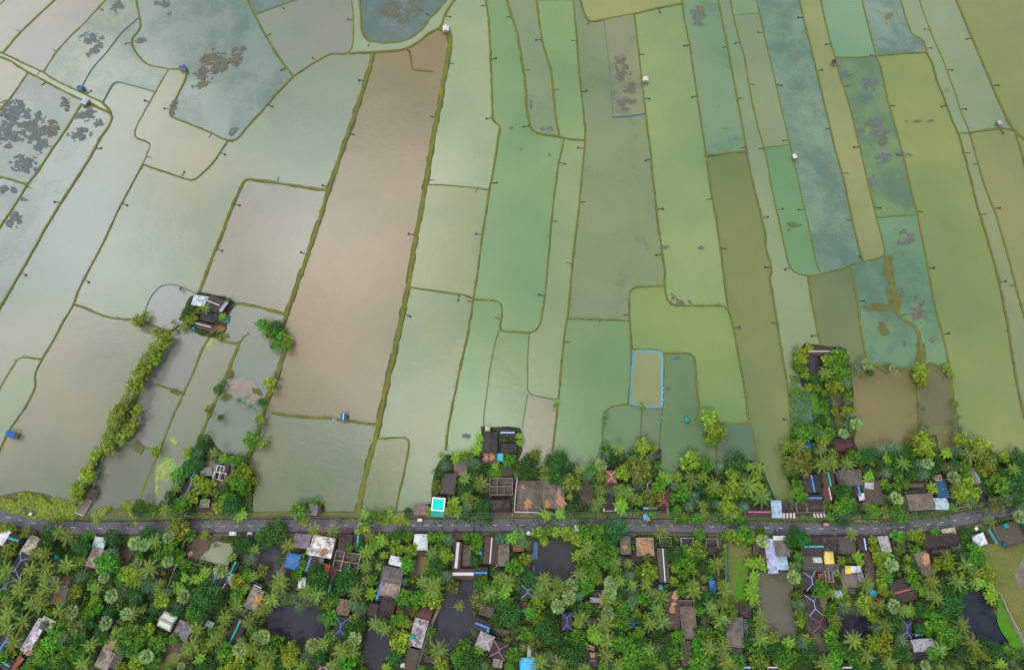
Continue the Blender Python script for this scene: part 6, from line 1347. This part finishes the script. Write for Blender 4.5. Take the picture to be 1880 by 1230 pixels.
U n40,700 16 y370,440 34 y430,400 26 g600,480 26 k620,450 18 k400,560 20 d750,540 24 k1020,430 36 y1000,530 26 y970,630 24 d1110,650 22 n1200,500 16 c1330,510 26 y1300,640 20 c370,700 40 n540,630 24 n210,690 22 d150,790 24 g280,860 28 k320,620 20 k530,800 20 c700,790 34 g660,850 22 y810,860 20 y1000,820 34 k1100,760 22 c1200,790 40 n1340,790 24 c1370,940 42 y140,990 24 d340,1040 34 d400,940 28 y540,1020 30 d740,1030 30 k700,930 22 y900,1020 26 k1030,940 26 d1120,1080 32 y930,1120 26 g760,1120 20 k560,1130 20 n850,1190 18 k240,940 20 y850,440 8 g1290,900 20 k880,640 16
V y320,130 22 y310,230 24 g300,320 22 y370,430 20 k490,480 20 c660,430 28 g800,200 26 g890,170 26 g850,290 28 g830,400 28 g930,400 24 y700,240 22 k670,280 18 k540,470 20 y420,620 16 y550,620 16 y750,620 22 y860,590 20 d940,570 24 y430,70 16 d1070,380 26 d1180,340 24 f1240,300 18 k1290,410 14 f1620,370 16 g640,700 12 g640,850 14 g660,950 14 d970,820 20 y990,770 18 y790,960 14 y960,960 20 y1030,960 18 d1010,1050 20 d980,1150 24 f1090,1140 20 g400,1200 24 y570,1170 12 k620,1080 16 k600,760 10
W g330,130 26 g450,90 26 d560,130 24 y640,200 24 g720,110 20 y130,300 22 c280,300 34 o330,430 36 o340,560 36 o200,560 28 k260,640 24 o160,640 20 c590,350 26 c610,560 34 c740,540 32 k560,300 20 y760,420 20 c960,560 30 g1050,450 26 k1040,500 20 y1150,540 10 d1010,30 30 f920,120 18 g280,850 20 g300,960 28 g330,1040 20 k920,940 28 k880,1000 26 g970,1080 32 y750,880 14 g710,1100 18 c1240,1120 20 n1260,740 20 d1490,680 32 f1640,1040 30 g1540,870 16 g1690,860 16 k1220,440 26 k1330,400 24 d1400,360 26 d1530,330 28 d1640,330 26 n1520,480 26 n1590,520 22 c1750,550 30 g1690,720 18 k1440,560 18 k1640,620 22 k240,780 16 n1310,500 16 g1810,480 20 g1800,830 18 g1350,1180 18 y1500,820 14
X y440,220 36 y480,320 36 o230,260 14 d930,60 24 y980,200 26 d470,30 18 n770,400 20 d890,370 30 d1000,350 26 c1060,420 34 c1200,360 30 y1280,290 30 y1150,280 20 o1320,480 36 y1300,600 28 o1380,560 26 y1570,470 20 k1440,460 18 k1800,450 30 c130,560 34 g260,400 18 f490,540 20 d370,550 24 d420,700 32 g290,690 16 k250,620 26 d730,620 26 f860,740 28 y1050,920 40 y960,960 28 y1150,950 26 g1040,560 22 g1030,700 20 g1060,790 24 k960,760 18 g1540,830 36 k1750,800 40 k1340,800 20 c1700,630 26 d1580,1000 30 o1440,1080 28 d1760,1000 26 n570,900 26 g100,730 20 g70,860 18 g180,830 16 o840,620 22 k570,640 20 k900,560 20 o1640,1040 22 k1560,700 24 k1780,650 30 k640,540 20 k80,400 26 k180,420 24 c900,880 22 k1340,930 18
i g1150,70 10 g1120,130 12 g1080,170 12 g1040,240 13 g1000,310 13 g950,370 13 g930,430 12 g880,530 11 g850,590 11 n860,660 9 g800,640 12 g790,730 12 g850,770 12 g920,700 11 y970,590 9 g750,800 11 g750,860 11 y670,890 9 y650,940 7 y600,1040 12 y550,1130 12 y530,1190 11 y1095,870 8 y1465,580 5 d1580,390 9 k1540,440 8 d1690,520 8 d1770,560 7 g1760,790 11 g1830,650 8 y1465,580 5 k1555,640 5
e y970,1110 9 g1020,1070 6 y1110,1190 8 y1270,880 4
j g90,400 13 k40,530 8 g40,820 9 g30,650 8 d140,330 6 d20,700 7
k y1400,640 14 y1430,720 14 g1440,780 12 y1400,800 10 y1480,740 10 n920,560 5 d655,680 6 y660,620 5 d300,560 5 n325,525 4
l f925,290 6 y1130,300 11 y1120,360 13 d1130,580 7 y1310,290 7 y1330,330 6 y1365,540 6 d1380,640 8 d1390,720 9 y1400,790 9 d1160,700 8'''
placed = []; TREEOBJ = []
def plant(kind, px, py, dia, phr=None):
    """kind letter, crown centre on the plan, crown width in plan units"""
    rnd = random.Random(int(px*13.7)+int(py*7.1)); nm, desc, cat, col = KIND[kind]; bk = kind if kind in 'cdfn' else 'b'
    k0 = mpp(px, py); r_ = dia/2*k0*(CH-6)/CH*(.86 if kind in 'cdf' else .92)
    if bk == 'b':
        small_ = r_ < 1.7; hz = min(7.5, 1.2+r_*1.25)*rnd.uniform(.85, 1.1); crown_z = hz
        base_r = 1.0; sx = r_*1.08
    else:
        nat = {'c': 4.1, 'd': 2.55, 'f': 2.3, 'n': 2.2}[bk]; sx = max(.5, min(1.35, r_/nat*1.05)); crown_z = HT[bk]*(.55+.45*min(1.1, sx))*rnd.uniform(.85, 1.1); small_ = False
    c = G(px, py, crown_z); onland = py > 955 or any(inside((px, py), p) for p in LP); z0 = LZ if onland else .45
    if not onland: c = G(px, py, crown_z)
    e = empty(nm if not small_ else 'bush', (c.x, c.y, z0), rnd.uniform(0, 6.28)); hc = crown_z-z0
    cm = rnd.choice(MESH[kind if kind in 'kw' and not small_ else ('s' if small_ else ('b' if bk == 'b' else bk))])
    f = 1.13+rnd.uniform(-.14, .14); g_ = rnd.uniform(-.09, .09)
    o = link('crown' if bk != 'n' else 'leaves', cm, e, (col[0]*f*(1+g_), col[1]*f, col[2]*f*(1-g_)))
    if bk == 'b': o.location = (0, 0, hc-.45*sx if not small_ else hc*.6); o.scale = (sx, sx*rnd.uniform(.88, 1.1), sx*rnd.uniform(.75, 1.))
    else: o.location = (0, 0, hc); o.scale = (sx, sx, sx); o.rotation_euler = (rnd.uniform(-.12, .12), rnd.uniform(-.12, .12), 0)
    t = link('trunk' if bk != 'n' else 'stem', TR[bk], e); th = HT[bk]; s_ = sx if bk != 'b' else max(.35, sx/3.2); s_ = min(1.1, s_); t.scale = (s_, s_, (hc+(0 if bk != 'b' else -.3*sx))/th+.02)
    e['category'] = cat if not small_ else 'bush'; TREEOBJ.append((e, px, py, kind, small_, dia)); placed.append((px, py, dia)); return e
for ln in TREES.split('\n'):
    tk = ln.split(); t = tk[0]; s_ = TL[t][2]
    for a, d_ in zip(tk[1::2], tk[2::2]):
        x, y = a[1:].split(','); px, py = T(t, float(x), float(y)); dia = float(d_)*10/s_*(1.18 if t in 'ie' else 1)
        if any(abs(px-q[0]) < 5.5 and abs(py-q[1]) < 5.5 for q in placed): continue
        plant('w' if a[0] == 'g' and t in 'iej' else a[0], px, py, dia)
# unsurveyed gaps of the wooded gardens: the same kinds, thinner
rnd = random.Random(77)
SPP = [v[0] for v in SOUTH_PONDS.values()]
def free(px, py, m_=0):
    if any(inside((px, py), p) for p in SPP) or any(inside((px, py), p) for p in PP): return False
    if any(inside((px, py), p) for p in BRECT): return False
    return True
YN, YS = {}, {}
def road_px(px):
    for a, b in zip(ROADC, ROADC[1:]):
        if a[0] <= px <= b[0]: return a[1]+(b[1]-a[1])*(px-a[0])/(b[0]-a[0])
    return 965
nfill = 0
for _ in range(5200):
    px, py = rnd.uniform(-30, 1910), rnd.uniform(985, 1262)
    if py < road_px(px)+20 or not free(px, py): continue
    dia = rnd.uniform(13, 25)
    if any((px-q[0])**2+(py-q[1])**2 < (.5*(dia*.55+q[2]*.95))**2 for q in placed): continue
    plant(rnd.choices('cdfngkyo', (3, 1.4, .4, .8, 3.5, 3.2, 1.2, .8))[0], px, py, dia); nfill += 1
for _ in range(500):
    px, py = rnd.uniform(300, 1900), rnd.uniform(800, 950)
    if py > road_px(px)-16 or not any(inside((px, py), p) for p in LP[:3]) or not free(px, py): continue
    dia = rnd.uniform(10, 20)
    if any((px-q[0])**2+(py-q[1])**2 < (.5*(dia*.6+q[2]*.9))**2 for q in placed): continue
    plant(rnd.choices('cdngkyo', (1.5, 1.5, 1, 3, 3, 1, 1))[0], px, py, dia); nfill += 1
for _ in range(9000):
    px, py = rnd.uniform(-30, 1910), rnd.uniform(985, 1262)
    if py < road_px(px)+18 or not free(px, py): continue
    dia = rnd.uniform(8, 13)
    if sum(1 for t_ in TREEOBJ if t_[4]) >= 296: break
    if any(abs(px-q[0]) < 25 and (px-q[0])**2+(py-q[1])**2 < (.5*(dia*.5+q[2]*.85))**2 for q in placed): continue
    plant(rnd.choices('gkyo', (3.5, 2.2, 1.2, .6))[0], px, py, dia); nfill += 1
import collections; print(collections.Counter(e.name.split('.')[0] for e, *_ in TREEOBJ))
print('trees', len(placed), 'filled', nfill)
# undergrowth between the trunks, weeds on the verges
def scatter(name, regions, n_, zf, size, tones, dens=.0, seed=5, avoid=True, nscale=.03):
    rnd = random.Random(seed); m = MB()
    for reg in regions:
        xs = [p[0] for p in reg]; ys = [p[1] for p in reg]; ar = (max(xs)-min(xs))*(max(ys)-min(ys))
        for _ in range(int(ar*n_)):
            px, py = rnd.uniform(min(xs), max(xs)), rnd.uniform(min(ys), max(ys))
            if not inside((px, py), reg) or (avoid and not free(px, py)): continue
            nn = noise.noise(Vector((px*nscale, py*nscale, seed)))
            if nn < dens: continue
            z = zf(px, py); c = G(px, py, z); k = rnd.choice(tones); hh = rnd.uniform(.3, 1)*size
            for j in range(5):
                a = rnd.random()*6.28; s_ = size*rnd.uniform(.35, .75); d_ = Vector((math.cos(a), math.sin(a), rnd.uniform(.1, .6))); q = Vector((-math.sin(a), math.cos(a), 0))*s_*.35; p = c+Vector((rnd.uniform(-.4, .4)*size, rnd.uniform(-.4, .4)*size, hh*.6*rnd.random())); t = rnd.uniform(.7, 1.3); tn = (k[0]*t, k[1]*t, k[2]*t)
                m.quad(p, p+d_*s_*.5-q, p+d_*s_, p+d_*s_*.5+q, tn)
    o = m.build(name, MLF, None, (1, 1, 1)); o['kind'] = 'stuff'; return o
south_reg = [[(-40, 945)]+[(x, y+15) for x, y in ROADC if -60 <= x <= 1950]+[(1930, 1250), (-40, 1250)]]
south_reg[0] = [(-60, 945)]+[(x, y+15) for x, y in ROADC if -60 < x < 1905]+[(1900, 1245), (-50, 1245)]
GT = [(.06, .16, .022), (.045, .12, .02), (.09, .20, .028), (.13, .20, .03), (.03, .08, .018)]
scatter('undergrowth', south_reg+LP[:3], .12, lambda x, y: LZ, .9, GT, -.3)
scatter('undergrowth', [pts('s 1450,690 1560,690 1570,810 1450,810'), LP[3]], .08, lambda x, y: .6, .9, [(.10, .22, .02), (.16, .26, .02), (.06, .15, .02)], -.1, 8)
YT_ = [(.32, .40, .03), (.18, .40, .03), (.38, .38, .04), (.14, .30, .03), (.22, .22, .06)]
scatter('weeds', [pts('s 0,914 40,906 90,912 140,928 142,952 110,956 60,950 0,932'), pts('s 172,940 222,936 225,950 172,953'), LP[5], LP[6], LP[7]], .34, lambda x, y: .72, 1.2, YT_, -.12, 9, False)
scatter('weeds', [pts('s 466,950 550,951 550,957 466,956'), pts('s 596,951 690,951 690,958 596,957'), pts('s 262,938 420,942 420,950 262,950'), pts('s 850,944 950,944 950,954 850,954'), pts('s 1230,944 1380,942 1380,957 1230,957')], .2, lambda x, y: .8, .6, [(.12, .22, .03), (.16, .2, .04), (.25, .25, .05)], -.3, 10, False)
# lush weeds growing along the embankment feet
def bankweeds(name, n_per_m, tones, seed, size=.42):
    rnd = random.Random(seed); m = MB()
    for P_, hw, p, k in DK:
        if k == 'x': continue
        sd = sides(P_)
        for a, s_ in zip(P_, sd):
            vx = noise.noise(Vector((a.x*.05, a.y*.05, seed)))
            for _ in range(int(n_per_m*2.2*(1+vx*1.5)+rnd.random())):
                o_ = rnd.choice((-1, 1))*rnd.uniform(.7, 1.28)*hw; c = a+s_*o_+Vector((rnd.uniform(-1.1, 1.1), rnd.uniform(-1.1, 1.1), .12)); k_ = rnd.choice(tones)
                for j in range(3):
                    an = rnd.random()*6.28; q = size*rnd.uniform(.5, 1.1); d_ = Vector((math.cos(an), math.sin(an), .25)); w_ = Vector((-math.sin(an), math.cos(an), 0))*q*.35; t = rnd.uniform(.7, 1.3); m.quad(c, c+d_*q*.5-w_, c+d_*q, c+d_*q*.5+w_, tuple(v*t for v in k_))
    o = m.build(name, MLF, None, (1, 1, 1)); o['kind'] = 'stuff'
bankweeds('bank_weeds', .55, [(.10, .10, .06), (.08, .11, .04), (.12, .13, .04), (.16, .2, .03), (.07, .07, .06)], 3)
# bamboo fish traps set at right angles to the embankments
tm = MB(); tm.bar((0, .1, .12), (0, 2.6, .12), .10, .75)
for t in range(6): tm.bar((0, .1+t*.5, -.7), (0, .1+t*.5, .75), .09)
TRS = tm.mesh('screen', MBARK); TRS.materials[0] = newmat('old_bamboo', .9, .1)[0]; TRS.materials[0].node_tree.nodes['Principled BSDF'].inputs['Base Color'].default_value = (.075, .075, .085, 1)
tb = MB(); tb.lathe([(.55, -.4), (.6, .2), (.5, .5), (.1, .62)], 10); TRB = tb.mesh('basket', TRS.materials[0])
TRAPS = []; rnd = random.Random(21)
for P_, hw, p, k in DK:
    if k == 'x': continue
    s_ = sides(P_); L_ = 0; nxt = rnd.uniform(12, 30); side = 1
    for i in range(1, len(P_)-2):
        L_ += (P_[i]-P_[i-1]).length
        if L_ < nxt: continue
        nxt = L_+rnd.uniform(24, 42)
        a = P_[i]; 
        # back to the plan, to keep them to the open waters shown
        dz = CH; v = Vector((a.x, a.y, -CH)); cxx = v.x; cyy = v.y*CP+v.z*SP; czz = v.y*SP-v.z*CP*-1
        cy2 = v.y*CP+(-v.z)*-SP; q_ = Vector((v.x, v.y*CP+v.z*SP, -v.y*SP+v.z*CP)); px, py = 940+F0*q_.x/-q_.z, 615-F0*q_.y/-q_.z
        if not (5 < px < 1875 and 8 < py < 640) or (px < 560 and py > 560): continue
        side = -side if rnd.random() < .7 else side; n_ = s_[i]*side
        e = empty('fish_trap', a+n_*hw*1.05, math.atan2(n_.y, n_.x)-math.pi/2+rnd.uniform(-.25, .25)); link('screen', TRS, e)
        if rnd.random() < .6: link('basket', TRB, e).location = (rnd.uniform(-.3, .3), 2.7, 0)
        e['category'] = 'fish trap'; TRAPS.append((e, px, py))
print('traps', len(TRAPS))
# ---------------------------------------------------------------- labels that single each repeat out
LMX = LM+[(540, 1140, 'round dark pond'), (700, 1195, 'small dark pond at the bottom'), (835, 1110, 'long dark pond'), (1018, 1025, 'square pond'), (1425, 1115, 'brown murky pond'), (1565, 1145, 'dark pond by the ice blue ridges'), (1815, 1140, 'dark blue pond'), (395, 1010, 'pale shallow pond'), (500, 1035, 'pond beside the blue tarpaulin'),
    (1187, 697, 'blue lined rectangular pond'), (1145, 165, 'narrow pond with brown weed mats'), (1470, 755, 'dark teal pond'), (1620, 755, 'brown village pond'), (1640, 230, 'weedy pond below the right cross dike'), (780, 85, 'top of the long brown pond'), (270, 700, 'tree row on the left causeway'), (400, 130, 'big weedy pond at top left'), (1680, 560, 'pond with reeds and algae'), (1375, 280, 'olive pond top dike'), (1455, 413, 'small green algae island'), (1640, 400, 'pale cross dike on the right'), (1440, 500, 'bend in the right of centre dike'), (1015, 250, 'dike crossing at top centre'), (895, 350, 'cross dike right of brown pond'), (150, 570, 'dike junction at left centre'), (520, 345, 'planted dike at the square pond'), (1060, 585, 'cross dike left of centre green pond'), (1210, 530, 'stepped dike at centre'), (870, 545, 'dike junction below the cream pond'), (1815, 450, 'long canal at the far right'), (640, 1, 'canal mouth at the top left'), (1340, 555, 'dike corner above the stepped pond'), (1200, 350, 'middle of the two green strips'), (20, 420, 'left picture edge dike'), (690, 560, 'lower half of the long brown pond'), (80, 660, 'hooked dike at lower left')]
ORD = ['', 'second', 'third', 'fourth', 'fifth', 'sixth', 'seventh', 'eighth', 'ninth', 'tenth', 'eleventh', 'twelfth', 'thirteenth', 'fourteenth', 'fifteenth', 'sixteenth', 'seventeenth', 'eighteenth', 'nineteenth', 'twentieth']
def compass(dx, dy):
    a = math.degrees(math.atan2(-dy, dx)) % 360
    return ['right of', 'upper right of', 'above', 'upper left of', 'left of', 'lower left of', 'below', 'lower right of'][int((a+22.5)//45) % 8]
def name_all(items, group_of, trim=15):
    """items: (object, x, y, short description)"""
    bag = {}
    for o, x, y, d_ in items:
        lm = min(LMX, key=lambda q: math.hypot(q[0]-x, q[1]-y) if math.hypot(q[0]-x, q[1]-y) > 2 else 1e9)
        dd = math.hypot(lm[0]-x, lm[1]-y); bag.setdefault((d_, lm[2], compass(x-lm[0], y-lm[1])), []).append((dd, o))
    for (d_, ph, cp), L_ in bag.items():
        L_.sort(key=lambda q: q[0])
        for i, (dd, o) in enumerate(L_):
            pre = (ORD[i]+' ') if i else ('nearest ' if len(L_) > 1 else '')
            ph2 = ph if ph.split()[0] != 'the' else ph[4:]
            o['label'] = f'{pre}{d_} {cp} the {ph2}'
            words = o['label'].split()
            if len(words) > 16: o['label'] = f"{pre}{' '.join(d_.split()[-2:])} {cp} {ph2}"
            if group_of(o): o['group'] = group_of(o)
GRP = {'coconut palm': 'coconut palms of the village', 'date palm': 'date palms of the village', 'fan palm': 'fan palms of the village', 'banana plant': 'banana plants of the village', 'tree': 'broadleaf trees of the village', 'bush': 'bushes of the village'}
items = []
for e, px, py, kind, sm, dia in TREEOBJ:
    d_ = KIND[kind][1]
    if sm: d_ = {'g': 'bright green', 'k': 'dark green', 'y': 'yellow green', 'o': 'olive green', 'w': 'olive green'}[kind]+' bush'
    elif kind in 'gkyow': d_ = ('tall ' if dia > 34 else ('small ' if dia < 19 else ''))+d_
    elif kind == 'c': d_ = ('wide crowned ' if dia > 43 else ('young ' if dia < 32 else ''))+d_
    items.append((e, px, py, d_))
name_all(items, lambda o: GRP[o['category']])
name_all([(e, x, y, 'dark bamboo fish trap') for e, x, y in TRAPS], lambda o: 'fish traps along the embankments')
name_all([(e, cx, cy, (CN.get(col, col)+' '+TW[ty]+RN.get(rg, ''))) for e, cx, cy, ty, col, rg, ph in BUILT if not ph], lambda o: None)
for e, cx, cy, ty, col, rg, ph in BUILT:
    if ph and len(ph.split()) < 4: e['label'] = ph+' among the village roofs'
